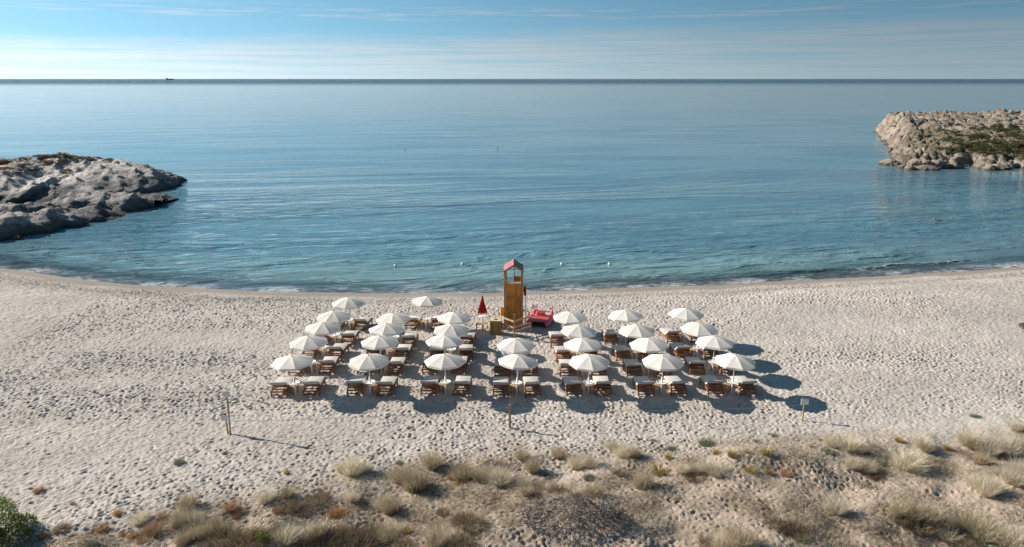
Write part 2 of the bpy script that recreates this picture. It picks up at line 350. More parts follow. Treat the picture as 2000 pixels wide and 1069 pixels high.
# ------------------------------------------------------------------ rocky headlands
def inside(poly, x, y):
    ins = np.zeros(x.shape, bool); d = np.full(x.shape, 1e9); n = len(poly)
    for i in range(n):
        (x1, y1), (x2, y2) = poly[i], poly[(i + 1) % n]
        ins ^= ((y1 > y) != (y2 > y)) & (x < (x2 - x1) * (y - y1) / (y2 - y1 + 1e-12) + x1)
        u = np.clip(((x - x1) * (x2 - x1) + (y - y1) * (y2 - y1)) / ((x2 - x1) ** 2 + (y2 - y1) ** 2), 0, 1)
        d = np.minimum(d, np.hypot(x - x1 - u * (x2 - x1), y - y1 - u * (y2 - y1)))
    return np.where(ins, d, -d)
def rock_mat(name, pale, mid_, dark, green, wetline, vegmix, zs=.8):
    m, t, p, o = material(name)
    co = t.n('ShaderNodeTexCoord').outputs['Object']
    ge = t.n('ShaderNodeNewGeometry'); sp = t.n('ShaderNodeSeparateXYZ'); t.set(sp.inputs[0], ge.outputs['Position']); z = sp.outputs[2]
    n1 = t.noise(t.map(co, (1, .55, 1), (0, 0, R(-28))), .22, 7, .7, .6); n2 = t.noise(co, .9, 6, .72, .4); n3 = t.noise(co, 4.0, 4, .7)
    c = t.mix(t.rng(n1, .38, .62), mid_, pale); c = t.mix(t.m('MULTIPLY', t.rng(n2, .50, .68), .55), c, tuple(x * .5 for x in mid_)); c = t.mix(t.m('MULTIPLY', t.rng(n3, .5, .7), .25), c, dark)
    wl = t.m('ADD', z, t.m('MULTIPLY', t.m('SUBTRACT', t.noise(co, .35, 5, .65), .5), -2.6))
    c = t.mix(t.m('MULTIPLY', t.rng(wl, wetline - .45, wetline + .35, 1.0, 0.0), .88), c, dark)
    c = t.mix(t.m('MULTIPLY', t.m('MULTIPLY', attr(t, 'algae_shade'), 1.0, clamp=True), t.rng(n2, .30, .55, .5, .95)), c, dark)  # dark growth together with shade put into the colour
    c = t.mix(t.rng(z, WZ + .1, WZ + .5, .6, 0.0), c, (.035, .028, .018))
    g = t.m('MULTIPLY', attr(t, 'green'), t.rng(t.noise(co, .5, 5, .7), .40, .56))
    c = t.mix(t.m('MULTIPLY', g, vegmix), c, t.mix(t.rng(n2, .35, .65), green, tuple(x * .45 for x in green)))
    t.set(p.inputs['Base Color'], c); t.set(p.inputs['Roughness'], .9); t.set(p.inputs['Specular IOR Level'], .2)
    b = t.n('ShaderNodeBump', i={'Strength': 1.0, 'Distance': .6}); t.set(b.inputs['Height'], t.m('ADD', n2, t.m('MULTIPLY', n3, .4))); t.set(p.inputs['Normal'], b.outputs[0])
    return m
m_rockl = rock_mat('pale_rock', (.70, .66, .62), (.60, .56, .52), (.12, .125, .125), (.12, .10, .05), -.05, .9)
m_rockr = rock_mat('tan_rock', (.38, .325, .265), (.19, .155, .12), (.05, .042, .034), (.20, .18, .105), -.9, .97)
# left headland: three masses, each a crest line with a slope towards the camera
def w3(px, py, z): a = inv(px, py, z); return (a[0], a[1], z)
CR = [([w3(-700, 330, 3.2), w3(-120, 313, 2.9), w3(0, 318, 2.5), w3(80, 311, 2.8), w3(160, 309, 2.7), w3(225, 318, 2.2), w3(262, 327, 1.6), w3(282, 337, 1.1), w3(296, 346, .4)], 25, 9),
      ([w3(-200, 390, 1.4), w3(0, 408, .6), w3(60, 402, .6), w3(120, 388, .7), w3(170, 381, .95), w3(220, 381, .8), w3(255, 386, .5), w3(272, 395, -.1)], 8.5, 9),
      ([w3(-400, 430, 1.4), w3(-60, 432, 1.0), w3(20, 427, .85), w3(80, 420, .65), w3(130, 416, .3), w3(160, 420, -.2)], 8.5, 9)]
rx = np.arange(-150, -45, .30); ry = np.arange(64, 152, .30); X, Y = np.meshgrid(rx, ry); Z = np.full(X.shape, -6.0)
for pts, front, back in CR:
    for i in range(len(pts) - 1):
        (x1, y1, z1), (x2, y2, z2) = pts[i], pts[i + 1]; L2 = (x2 - x1) ** 2 + (y2 - y1) ** 2
        u = np.clip(((X - x1) * (x2 - x1) + (Y - y1) * (y2 - y1)) / L2, 0, 1); qx = X - x1 - u * (x2 - x1); qy = Y - y1 - u * (y2 - y1)
        zc = z1 + u * (z2 - z1); fr_ = front * (.45 + .55 * np.clip((zc + 1) / 3, 0, 1)) * np.where(X > -65, .8, 1)
        dd = np.where(qy < 0, np.hypot(qx * 2.6, qy) / fr_, np.hypot(qx * 2.2, qy) / back)
        Z = np.maximum(Z, zc - (zc + 1.0) * dd ** 1.9)
tilt = X * .80 + Y * .25
land_m = sstep(-1.0, -.2, Z); st_ = (X * .75 + Y * .5) * .36 + 1.6 * fbm(X * .07, Y * .07, 151, 3); st2 = (X * .3 - Y * .8) * .30 + 1.4 * fbm(X * .08, Y * .08, 153, 3)
Z = Z + land_m * (.36 * ((st_ % 1) ** 2.5 - .3) + .26 * ((st2 % 1) ** 3 - .25) * sstep(-.1, .2, vnoise(X * .06, Y * .06, 155))); Z = Z + .40 * land_m * ridged(tilt * .12, Y * .16, 101, 5) + .34 * land_m * ridged(X * .6 + Y * .35, (Y - X * .3) * .33, 111, 4)
d1, d2, cv_ = cells((X + Y * .3) * .42, Y * .5, 115); Z += .22 * (cv_ - .5) - .30 * np.exp(-((d2 - d1) / .07) ** 2) * (vnoise(X * .13, Y * .13, 117) > -.1)
Z = np.where(Z < -1.2, -1.2 - (-1.2 - Z) * .5, Z)
grn = sstep(-2.0, .8, Z - 2.2) * sstep(-64, -75, X) + 0 * X
alg_shade = .55 * sstep(-70, -58, X + 9 * fbm(X * .15, Y * .15, 141, 4) + .10 * (Y - 115)) * sstep(2.4, 1.0, Z) + sstep(.75, -.1, Z + .9 * fbm(X * .3, Y * .3, 143, 3))  # dark lichen and algae, plus shade painted onto the right end and low parts
left = mesh_np('left_headland_rock', np.stack([X.ravel(), Y.ravel(), Z.ravel()], 1), grid_faces(len(rx), len(ry)), m_rockl, True, {'green': grn * .7, 'algae_shade': alg_shade}); tag(left, kind='structure')
LZ = Z.copy(); LXr, LYr = rx, ry
# right headland
PR = [inv(x, y, WZ) for x, y in [(1722, 276), (1735, 294), (1744, 305), (1730, 320), (1748, 326), (1792, 334), (1840, 331), (1872, 329), (1882, 322), (1905, 327), (1935, 333), (1985, 330), (2040, 334), (2300, 345), (2900, 380)]] + [(230, 240), (112, 227)]
rx = np.arange(70, 215, .36); ry = np.arange(108, 246, .36); X, Y = np.meshgrid(rx, ry)
di = inside(PR, X, Y) + 1.3 * fbm(X * .25, Y * .25, 121, 4)
slope = np.clip((Y - 136) / 60, 0, 1) ** .85 * 4.1
Z = np.where(di > 0, -1.1 + 1.9 * (1 - np.exp(-di / 2.2)) + slope * sstep(0, 5, di), -1.1 + .5 * di)
blk = 1.0 - .55 * sstep(12, 26, di - 20 * (vnoise(X * .05, Y * .05, 127)))
d1, d2, cv_ = cells(X * .30, Y * .26, 123); e1, e2, ev = cells(X * .75 + .2 * Y, Y * .62, 125)
rr = sstep(0, 1.5, di) * blk
Z += rr * (1.15 * (cv_ - .5) - 1.35 * np.exp(-((d2 - d1) / .13) ** 2) + .55 * (ev - .5) - .75 * np.exp(-((e2 - e1) / .15) ** 2) + .8 * ridged(X * .14, Y * .12, 131, 5) + .55 * ridged(X * .9, Y * .7, 137, 3))
gc = inv(2010, 276, 2.6); q = ((X - gc[0]) / 30) ** 2 + ((Y - gc[1]) / 25) ** 2 + .5 * fbm(X * .07, Y * .09, 133, 4)
grn = sstep(2, 6, di) * sstep(1.05, .70, q)
Z -= .55 * grn * rr * (1.15 * (cv_ - .5) + .55 * (ev - .5)); 
right = mesh_np('right_headland_rock', np.stack([X.ravel(), Y.ravel(), Z.ravel()], 1), grid_faces(len(rx), len(ry)), m_rockr, True, {'green': grn}); tag(right, kind='structure')
RZ = Z.copy(); RXr, RYr = rx, ry
def hz_at(A, xs, ys, x, y): i = int(np.clip((x - xs[0]) / (xs[1] - xs[0]), 0, len(xs) - 1)); j = int(np.clip((y - ys[0]) / (ys[1] - ys[0]), 0, len(ys) - 1)); return float(A[j, i])
# boulders along the feet of both headlands
def boulder_mesh(seed, mat):
    bm = bmesh.new(); bmesh.ops.create_icosphere(bm, subdivisions=3, radius=1); r = random.Random(seed)
    pl = [(Vector((r.gauss(0, 1), r.gauss(0, 1), r.gauss(0, 1))).normalized(), r.uniform(.55, .9)) for _ in range(11)]
    for v in bm.verts:
        for n, d in pl:
            q = v.co.dot(n)
            if q > d: v.co -= n * (q - d) * .92
        v.co *= 1 + .05 * math.sin(v.co.x * 9 + seed) * math.sin(v.co.y * 8)
    me = bpy.data.meshes.new('boulder'); bm.to_mesh(me); bm.free(); me.materials.append(mat)
    at = me.attributes.new('green', 'FLOAT', 'POINT'); return me
bmr = [boulder_mesh(k, m_rockr) for k in range(5)]; bml = [boulder_mesh(k + 9, m_rockl) for k in range(3)]
def boulder(par, me, x, y, z, s):
    o = bpy.data.objects.new('boulder', me); C.objects.link(o); o.parent = par; o.location = (x, y, z); o.rotation_euler = (random.uniform(-.5, .5), random.uniform(-.4, .4), random.uniform(0, 6))
    o.scale = (s * random.uniform(.9, 1.6), s * random.uniform(.8, 1.2), s * random.uniform(.6, .95))
for k in range(58):
    i = random.randrange(3, 12); (x1, y1), (x2, y2) = PR[i], PR[i + 1]; u = random.random(); q = abs(random.gauss(0, 1.8)); x = x1 + u * (x2 - x1) + random.uniform(-.5, 1); y = y1 + u * (y2 - y1) + q
    if x > 135: continue
    boulder(right, random.choice(bmr), x, y, max(-1.0, hz_at(RZ, RXr, RYr, x, y)) + .1, random.uniform(.5, 1.5))
for k in range(60):
    y = random.uniform(140, 205); x = y * random.uniform(.56, .80)
    if inside(PR, np.array([x]), np.array([y]))[0] < 2: continue
    boulder(right, random.choice(bmr), x, y, hz_at(RZ, RXr, RYr, x, y), random.uniform(.35, .95))
for px, py, s in [(96, 462, .22), (84, 461, .12), (142, 447, .15), (36, 468, .5), (196, 404, .3), (150, 428, .5), (168, 425, .35), (120, 430, .45), (130, 440, .3), (60, 450, .6), (290, 384, .3), (338, 352, .6), (305, 366, .5)]:
    x, y = inv(px, py, WZ); boulder(left, random.choice(bml), x, y, WZ - .02 - (.25 if px > 350 else 0), s)

# ------------------------------------------------------------------ plants
def grass_mesh(name, mat, n, rad, hgt, spread, wdt, seed, lean=(0, 0), seg=3, curve=.5):
    r = np.random.default_rng(seed); a = r.uniform(0, 2 * np.pi, n); q = rad * np.sqrt(r.random(n)) * .8; bx, by = q * np.cos(a), q * np.sin(a)
    h = hgt * r.uniform(.45, 1.05, n) * (1 - .35 * (q / rad) ** 2); da = a + r.normal(0, .7, n); sp = spread * (.25 + q / rad) * r.uniform(.4, 1.3, n)
    V = []; Fc = []; wa = r.uniform(0, 2 * np.pi, n); tt = np.linspace(0, 1, seg + 1)
    for k in range(seg + 1):
        u = tt[k]; ox = bx + (np.cos(da) * sp + lean[0]) * h * (u * (1 - curve) + curve * u * u); oy = by + (np.sin(da) * sp + lean[1]) * h * (u * (1 - curve) + curve * u * u); oz = h * (u - .28 * sp * u * u) - .03
        ww = wdt * (1 - u * .85) / 2
        V.append(np.stack([ox + np.cos(wa) * ww, oy + np.sin(wa) * ww, oz], 1)); V.append(np.stack([ox - np.cos(wa) * ww, oy - np.sin(wa) * ww, oz], 1))
    V = np.concatenate(V); idx = np.arange(n)
    for k in range(seg): Fc.append(np.stack([idx + 2 * k * n, idx + (2 * k + 1) * n, idx + (2 * k + 3) * n, idx + (2 * k + 2) * n], 1))
    me = bpy.data.meshes.new(name); Fc = np.concatenate(Fc)
    me.vertices.add(len(V)); me.vertices.foreach_set('co', V.astype(np.float32).ravel()); me.loops.add(len(Fc) * 4); me.loops.foreach_set('vertex_index', Fc.astype(np.int32).ravel())
    me.polygons.add(len(Fc)); me.polygons.foreach_set('loop_start', np.arange(0, len(Fc) * 4, 4, dtype=np.int32)); me.update(calc_edges=True); me.materials.append(mat); return me
def leafmat(name, c1, c2, sc=3.0, tr=.3):
    return simple(name, c1, .7, 0, sc, spec=.2, col2=c2, transl=tr)
m_dry = leafmat('dry_grass', (.62, .53, .38), (.36, .30, .20)); m_pale = leafmat('pale_dry_grass', (.80, .72, .57), (.52, .46, .35)); m_org = leafmat('rust_stems', (.54, .34, .19), (.38, .235, .13))
m_yel = leafmat('yellow_stems', (.50, .37, .13), (.34, .24, .08)); m_sil = leafmat('silver_green_leaves', (.34, .36, .26), (.21, .235, .165)); m_brn = leafmat('brown_scrub', (.31, .24, .16), (.18, .135, .085)); m_grn = leafmat('green_leaves', (.21, .27, .06), (.09, .14, .03), 2.0, .35)
m_twig = simple('grey_twigs', (.22, .19, .17), .8, .35, 20)
K = {'dry': [grass_mesh('dune_grass', m_dry, 620, .34, .78, .62, .013, 200 + k, (.12 * (k - 1), .05)) for k in range(4)],
     'pale': [grass_mesh('dune_grass', m_pale, 620, .40, .74, .80, .012, 210 + k, (.1, .1 * (k - 1))) for k in range(4)],
     'org': [grass_mesh('dry_plant', m_org, 280, .24, .36, 1.0, .020, 220 + k, seg=2) for k in range(3)],
     'yel': [grass_mesh('dry_plant', m_yel, 240, .20, .40, .8, .020, 230 + k, seg=2) for k in range(3)],
     'sil': [grass_mesh('dune_plant', m_sil, 380, .32, .30, .9, .026, 240 + k, seg=2) for k in range(3)],
     'brn': [grass_mesh('scrub', m_brn, 650, .55, .42, .9, .014, 250 + k) for k in range(4)]}
INFO = {'dry': ('dune_grass', 'tan grass tuft', 'grass tuft'), 'pale': ('dune_grass', 'pale feathery grass tuft', 'grass tuft'), 'org': ('dry_plant', 'rust orange dry plant', 'plant'),
        'yel': ('dry_plant', 'yellowish spiky plant', 'plant'), 'sil': ('dune_plant', 'silvery green plant', 'plant'), 'brn': ('scrub_plant', 'dark brown scrub', 'shrub')}
def where(px, py):
    a = ['at the far left', 'left of centre', 'near the middle', 'right of centre', 'at the far right'][min(4, int(px / 400))]
    b = 'on the beach edge of the dune' if py < 910 else ('halfway down the dune' if py < 980 else 'low on the dune near the photo\'s bottom edge')
    return b + ' ' + a
PL = [('dry', 367, 992, 1.1), ('dry', 812, 955, 1.7), ('dry', 845, 912, 1.25), ('dry', 785, 940, 1.1), ('pale', 690, 922, 1.35), ('pale', 668, 918, .8), ('pale', 715, 922, .8), ('dry', 905, 935, 1.1), ('dry', 940, 936, 1.1), ('pale', 978, 940, 1.25), ('pale', 962, 932, 1.0),
      ('dry', 1020, 897, 1.05), ('dry', 1092, 892, .85), ('dry', 1040, 920, .95), ('pale', 1125, 910, 1.1), ('pale', 1152, 908, 1.2), ('pale', 1195, 874, .7), ('pale', 1215, 890, 1.0), ('dry', 1240, 893, .8), ('dry', 1255, 952, 1.25), ('brn', 1210, 928, .6), ('pale', 1330, 922, .9), ('pale', 1362, 920, 1.1),
      ('pale', 1395, 925, 1.1), ('brn', 1360, 935, .8), ('pale', 1655, 878, 1.1), ('dry', 1672, 885, 1.1), ('pale', 1625, 870, 1.0), ('brn', 1690, 890, .7), ('pale', 1770, 912, 1.5), ('pale', 1785, 920, 1.1), ('pale', 1690, 918, 1.2), ('pale', 1665, 912, 1.0), ('brn', 1705, 928, .9), ('sil', 1712, 902, 1.0), ('dry', 1810, 882, .8), ('pale', 1800, 872, .9),
      ('pale', 1925, 962, 1.3), ('pale', 1905, 950, .9), ('dry', 1940, 960, 1.0), ('pale', 1985, 840, 1.0), ('pale', 1890, 865, 1.2), ('dry', 1900, 875, .9), ('pale', 1925, 885, 1.3), ('brn', 1945, 892, .9), ('pale', 1965, 880, 1.2), ('pale', 1990, 870, 1.1), ('dry', 1915, 905, .8), ('pale', 1980, 940, 1.2), ('pale', 1997, 925, 1.2),
      ('dry', 765, 1000, 1.3), ('pale', 745, 990, 1.0), ('brn', 905, 1020, 1.2), ('brn', 925, 1028, 1.0), ('brn', 865, 1002, .6), ('dry', 1160, 968, 1.0), ('brn', 1130, 975, .9), ('brn', 1090, 962, .9), ('brn', 1050, 958, .7), ('dry', 1030, 965, .9), ('pale', 1022, 948, .8),
      ('dry', 1780, 1012, 1.3), ('dry', 1752, 1005, 1.1), ('dry', 1810, 1020, 1.3), ('brn', 1790, 1025, 1.3), ('brn', 1760, 1018, 1.0), ('dry', 1835, 1030, 1.1), ('brn', 1855, 1040, 1.0), ('dry', 1890, 1038, 1.4), ('dry', 1915, 1048, 1.4), ('pale', 1960, 1062, 1.5), ('pale', 1985, 1066, 1.4), ('brn', 1870, 1062, 1.0), ('pale', 1850, 1052, .9), ('sil', 1925, 1066, 1.2),
      ('pale', 1630, 998, 1.0), ('brn', 1550, 1040, 1.2), ('brn', 1520, 1030, 1.0), ('pale', 1420, 1066, 1.4), ('dry', 1450, 1068, 1.2), ('brn', 1390, 1068, 1.0), ('brn', 560, 995, 1.0), ('brn', 590, 998, .9), ('pale', 520, 978, .8), ('dry', 560, 972, .7), ('brn', 620, 978, .8), ('pale', 690, 975, .8),
      ('brn', 640, 1050, 1.4), ('brn', 690, 1048, 1.3), ('brn', 600, 1062, 1.4), ('brn', 735, 1050, 1.2), ('dry', 755, 1055, 1.1), ('brn', 660, 1066, 1.4), ('pale', 560, 1055, 1.1), ('brn', 700, 1068, 1.3), ('dry', 620, 1048, 1.0), ('brn', 790, 1068, 1.0), ('pale', 775, 1040, .9), ('dry', 850, 1068, 1.0), ('brn', 900, 1066, 1.1), ('sil', 545, 1035, 1.2), ('brn', 530, 1048, .9),
      ('dry', 350, 1025, 1.0), ('pale', 375, 1022, .9), ('brn', 350, 1035, .7), ('dry', 400, 1048, 1.2), ('brn', 440, 1058, 1.4), ('brn', 470, 1066, 1.3), ('dry', 430, 1045, 1.0), ('dry', 360, 1062, 1.1), ('brn', 320, 1020, .6), ('pale', 275, 1018, .8), ('brn', 290, 1048, .8), ('brn', 400, 1028, .7), ('brn', 120, 1035, .6), ('sil', 180, 1066, .7), ('brn', 500, 1060, 1.1), ('dry', 495, 1048, .8),
      ('org', 665, 1005, 1.2), ('org', 650, 1008, .9), ('org', 540, 1000, .7), ('org', 450, 995, 1.1), ('org', 475, 1000, .8), ('org', 460, 1010, .6), ('org', 372, 1005, .7), ('org', 315, 1012, .9), ('org', 300, 1038, 1.1), ('org', 230, 1004, .8), ('org', 142, 985, .6), ('org', 75, 960, .9), ('org', 200, 1036, .8), ('org', 85, 1050, .8), ('org', 420, 1024, .8), ('org', 395, 1040, 1.0), ('org', 260, 1050, .9), ('org', 275, 1060, .8), ('org', 240, 1045, .6), ('org', 390, 1010, .6),
      ('org', 890, 925, .9), ('org', 905, 918, .9), ('org', 880, 935, .7), ('org', 900, 945, .9), ('org', 915, 930, .9), ('org', 970, 905, .6), ('org', 1535, 928, 1.2), ('yel', 1285, 925, 1.4), ('yel', 1305, 895, .8), ('yel', 1430, 892, .9), ('yel', 1400, 888, .8), ('yel', 1465, 922, 1.1), ('yel', 1495, 888, .9), ('yel', 1755, 862, .9), ('yel', 1585, 874, .6), ('yel', 1500, 925, .8), ('yel', 1935, 870, .7), ('yel', 1850, 878, .8), ('yel', 560, 925, .6), ('yel', 795, 1042, .8), ('org', 1460, 885, .6),
      ('sil', 1380, 868, 1.1), ('sil', 1312, 878, .7), ('sil', 1478, 864, .7), ('sil', 1512, 852, .7), ('sil', 1905, 815, .7), ('sil', 1605, 862, .6), ('sil', 440, 886, .5), ('sil', 350, 905, .7), ('sil', 1150, 935, .9), ('sil', 1060, 928, .9), ('sil', 980, 950, .8), ('sil', 1275, 862, .5), ('sil', 1620, 885, .9), ('sil', 1995, 900, 1.0), ('sil', 780, 905, .6), ('sil', 625, 960, .5), ('sil', 565, 1022, 1.0)]
taken = []
HB = [(250, 'left of the notices'), (480, 'below the left notices'), (650, 'below the leftmost front parasol'), (795, 'below the second front parasol'), (935, 'below the third front parasol'), (1080, 'below the middle post'),
      (1220, 'below the fifth front parasol'), (1370, 'below the sixth front parasol'), (1510, 'below the rightmost front parasol'), (1650, 'below the right notice'), (1800, 'right of the notice'), (1920, 'well right of the notice'), (9999, 'at the right edge')]
VB = [(885, 'dune top'), (915, 'upper dune'), (950, 'mid dune'), (1000, 'lower dune'), (1035, 'low dune'), (9999, 'bottom edge')]
ORD = ['leftmost', 'second from left', 'third from left', 'fourth from left', 'fifth from left', 'sixth from left', 'seventh from left', 'eighth from left', 'ninth from left', 'tenth from left']
def settle(items):
    by = {}
    for o, lab, px in items: by.setdefault(lab, []).append((px, o))
    for lab, l in by.items():
        l.sort(key=lambda q: q[0]); n = len(l)
        for k, (px, o) in enumerate(l):
            e = '' if n == 1 else (', ' + (('left one', 'right one')[k] if n == 2 else 'rightmost' if k == n - 1 else ORD[min(k, 9)])); o['label'] = lab + e
for kind, px, py, s in PL:
    x, y, z = place(px, py); nm, lb, cat = INFO[kind]
    o = bpy.data.objects.new(nm, random.choice(K[kind])); C.objects.link(o); o.location = (x, y, z); o.rotation_euler = (0, 0, random.uniform(0, 6.28)); q = s * random.uniform(.74, 1.02); o.scale = (q * random.uniform(.8, 1.25), q, q * random.uniform(.85, 1.1))
    hb_ = next(b for a, b in HB if px < a); vb_ = next(b for a, b in VB if py < a)
    tag(o, 'x', cat, {'dry': 'tan grass tufts', 'pale': 'pale feathery grass tufts', 'org': 'rust orange dry plants', 'yel': 'yellowish spiky plants', 'sil': 'silvery green plants', 'brn': 'brown scrub plants'}[kind] + ' on the dune')
    taken.append((o, f'{lb} {hb_}, {vb_}', px))
settle(taken)
# ground cover nobody could count: short dead stems over the dune
me_mat = []
def cover(name, mat, n, fn, h, wd, sp, seed, label):
    r = np.random.default_rng(seed); x = []; y = []
    while len(x) < n:
        yy_ = math.sqrt(r.uniform(19 ** 2, 34 ** 2)); xx_ = r.uniform(-1, 1) * (.78 * yy_ + 2)
        if r.random() < fn(xx_, yy_): x.append(xx_); y.append(yy_)
    x = np.array(x); y = np.array(y); z = land(x, y)
    a = r.uniform(0, 2 * np.pi, n); hh = h * r.uniform(.3, 1.2, n); b = r.uniform(0, 2 * np.pi, n); tx = x + np.cos(b) * hh * sp; ty = y + np.sin(b) * hh * sp
    V = np.concatenate([np.stack([x + np.cos(a) * wd, y + np.sin(a) * wd, z - .01], 1), np.stack([x - np.cos(a) * wd, y - np.sin(a) * wd, z - .01], 1), np.stack([tx, ty, z + hh], 1)])
    i = np.arange(n); o = mesh_np(name, V, np.stack([i, i + n, i + 2 * n], 1), mat, False); tag(o, label, 'ground cover', kind='stuff'); return o
_fa = {}
NG = {s: (np.random.default_rng(s).random((512, 512))) for s in (301, 302)}
def nz1(x, y, s):
    g = NG[s]; xi, yi = math.floor(x), math.floor(y); fx_, fy_ = x - xi, y - yi; fx_ = fx_ * fx_ * (3 - 2 * fx_); fy_ = fy_ * fy_ * (3 - 2 * fy_); q = lambda i, j: g[i % 512, j % 512]
    return (q(xi, yi) * (1 - fx_) + q(xi + 1, yi) * fx_) * (1 - fy_) + (q(xi, yi + 1) * (1 - fx_) + q(xi + 1, yi + 1) * fx_) * fy_
def dens(x, y, s, k, th):
    d = float(np.interp(x, dxs, dys)) - y
    if d < -.6: return 0
    v = .6 * nz1(x * k, y * k * 1.2, s) + .4 * nz1(x * k * 3.1, y * k * 3.3, s)
    return max(0, min(1, (v - th) * 5)) * min(1, (d + .6) / 2)
cover('dry_ground_cover', m_brn, 80000, lambda x, y: dens(x, y, 301, .45, .50), .10, .007, 1.0, 303, 'patchy mat of short brown dead stems over the dune sand')
cover('pale_ground_cover', m_pale, 60000, lambda x, y: dens(x, y, 302, .5, .48), .13, .006, .8, 304, 'thin pale dry grass scattered over the dune sand')
# heap of dead brushwood
x, y, z = place(1118, 1012); bw_ = empty('brushwood_pile', (x, y, z)); mb = MB()
for k in range(900):
    a = random.uniform(0, 6.28); q = math.sqrt(random.random()); bx, by = q * 1.75 * math.cos(a), q * 1.0 * math.sin(a); hh = .62 * (1 - q * q) * random.random() + .02
    d = random.uniform(0, 6.28); L = random.uniform(.12, .38); e = random.uniform(-.25, .7); mb.tube([(bx, by, hh), (bx + L * .5 * math.cos(d), by + L * .5 * math.sin(d), hh + L * e * .5 + .03), (bx + L * math.cos(d + .4), by + L * math.sin(d + .4), hh + L * e)], [.012, .009, .004], 4, False)
tw = mb.build('twigs', m_twig, bw_); tw['kind'] = 'stuff'; tag(bw_, 'low heap of grey dead brushwood on the dune in the bottom foreground', 'brushwood')
# leafy bush cut by the lower left corner
def leaf_bush(cx, cy, z0, blobs, n, size, mat, seed):
    r = np.random.default_rng(seed); V = []; wt = np.array([b_[3] ** 2 for b_ in blobs]); wt = wt / wt.sum()
    for k in range(n):
        bx, by, bz, br = blobs[r.choice(len(blobs), p=wt)]; d = r.normal(size=3); d /= np.linalg.norm(d); d[2] = abs(d[2]) * .9 - .15; q = br * r.uniform(.55, 1.05) ** .6
        c = np.array([bx, by, bz]) + d * q; ax = r.normal(size=3) * .6 + d + np.array([0, 0, .4]); ax /= np.linalg.norm(ax); sd = np.cross(ax, r.normal(size=3)); sd /= np.linalg.norm(sd); L = size * r.uniform(.6, 1.3)
        V += [c, c + ax * L * .5 + sd * L * .2, c + ax * L, c + ax * L * .5 - sd * L * .2]
    return np.array(V), np.arange(4 * n).reshape(-1, 4)
x, y, z = place(22, 1055); bu = empty('leafy_bush', (x - .25, y, z - .15))
blobs = [(0, 0, .45, .75), (-.6, .45, .6, .7), (.45, -.25, .3, .6), (-.3, -.7, .4, .8), (.70, .25, .2, .16), (-1.0, 1.1, .5, .6), (.3, .5, .35, .45), (-1.1, -.2, .8, .9), (.2, .9, .2, .3)]
V, Fb = leaf_bush(0, 0, 0, blobs, 9000, .085, m_grn, 401)
cr = mesh_np('foliage', V, Fb, m_grn, False); cr.parent = bu; cr['kind'] = 'stuff'
mb = MB()
for bx, by, bz, br in blobs: mb.tube([(bx * .2, by * .2, -.1), (bx * .6, by * .6, bz * .5), (bx, by, bz + .2)], [.03, .02, .008], 5)
mb.build('stem', m_twig, bu); tag(bu, 'bright green leafy bush filling the bottom left corner', 'bush')
x, y, z = place(513, 1062); bu = empty('leafy_plant', (x, y, z)); V, Fb = leaf_bush(0, 0, 0, [(0, 0, .12, .16), (.04, 0, .35, .14), (-.12, .05, .25, .12), (.14, .0, .2, .12), (0, 0, .55, .07)], 520, .06, m_grn, 402)
cr = mesh_np('foliage', V, Fb, m_grn, False); cr.parent = bu; cr['kind'] = 'stuff'; mb = MB(); mb.tube([(0, 0, -.05), (0, 0, .55)], [.015, .006], 5); mb.build('stem', m_twig, bu)
tag(bu, 'upright fresh green plant standing alone in brown scrub at the bottom', 'plant')
# scrub on the headlands
def scrub_mesh(mat, seed):
    V, Fb = leaf_bush(0, 0, 0, [(0, 0, .1, .7), (.5, .1, .0, .5), (-.5, -.1, .0, .55), (.1, .4, .05, .5)], 420, .26, mat, seed)
    o = mesh_np('headland_shrub', V, Fb, mat, False); me = o.data; bpy.data.objects.remove(o); return me
m_hsb = leafmat('rust_heath', (.20, .12, .055), (.10, .075, .035), 1.0); m_hsg = leafmat('olive_heath', (.13, .13, .06), (.075, .085, .038), 1.0)
hb = [scrub_mesh(m_hsb, 410), scrub_mesh(m_hsb, 411)]; hg = [scrub_mesh(m_hsg, 412), scrub_mesh(m_hsg, 413)]
def shrub(me, x, y, z, s, lab, grp):
    o = bpy.data.objects.new('headland_shrub', me); C.objects.link(o); o.location = (x, y, z); o.rotation_euler = (0, 0, random.uniform(0, 6)); o.scale = (s * 1.3, s, s * .62); tag(o, lab, 'shrub', grp); return o
def find(Zf, xs, ys, px, py):
    for yy_ in np.arange(70, 232, .3):                         # first surface met along the line of sight
        t_ = None; v = py - 534.5; fw = F * math.cos(PITCH) - v * math.sin(PITCH); dn = v * math.cos(PITCH) + F * math.sin(PITCH)
        tt = yy_ / fw; x = (px - 1000) * tt; zz = H - dn * tt; g = hz_at(Zf, xs, ys, x, yy_)
        if zz <= g: return x, yy_, g
    return x, yy_, g
sh = []
for px, py, s in [(20, 317, 1.3), (45, 314, .8), (80, 311, 1.1), (100, 309, 1.4), (122, 307, 1.8), (138, 309, 1.2), (150, 312, .8), (162, 309, .8), (178, 314, 1.0), (196, 311, .6), (212, 314, .9), (90, 320, 1.1), (10, 333, 1.1), (48, 324, .9), (64, 336, .6), (132, 337, .9), (38, 342, .7), (2, 320, 1.2), (120, 317, .8), (145, 314, .8), (230, 319, .5)]:
    x, y, z = find(LZ, LXr, LYr, px, py); o = shrub(random.choice(hb), x, y, z, s * .85, 'x', 'heath shrubs on the left headland')
    sh.append((o, ('larger' if s > 1 else 'small') + ' rusty heath shrub on the left headland\'s ' + ('crest' if py < 320 else 'pale slope'), px))
sh2 = []
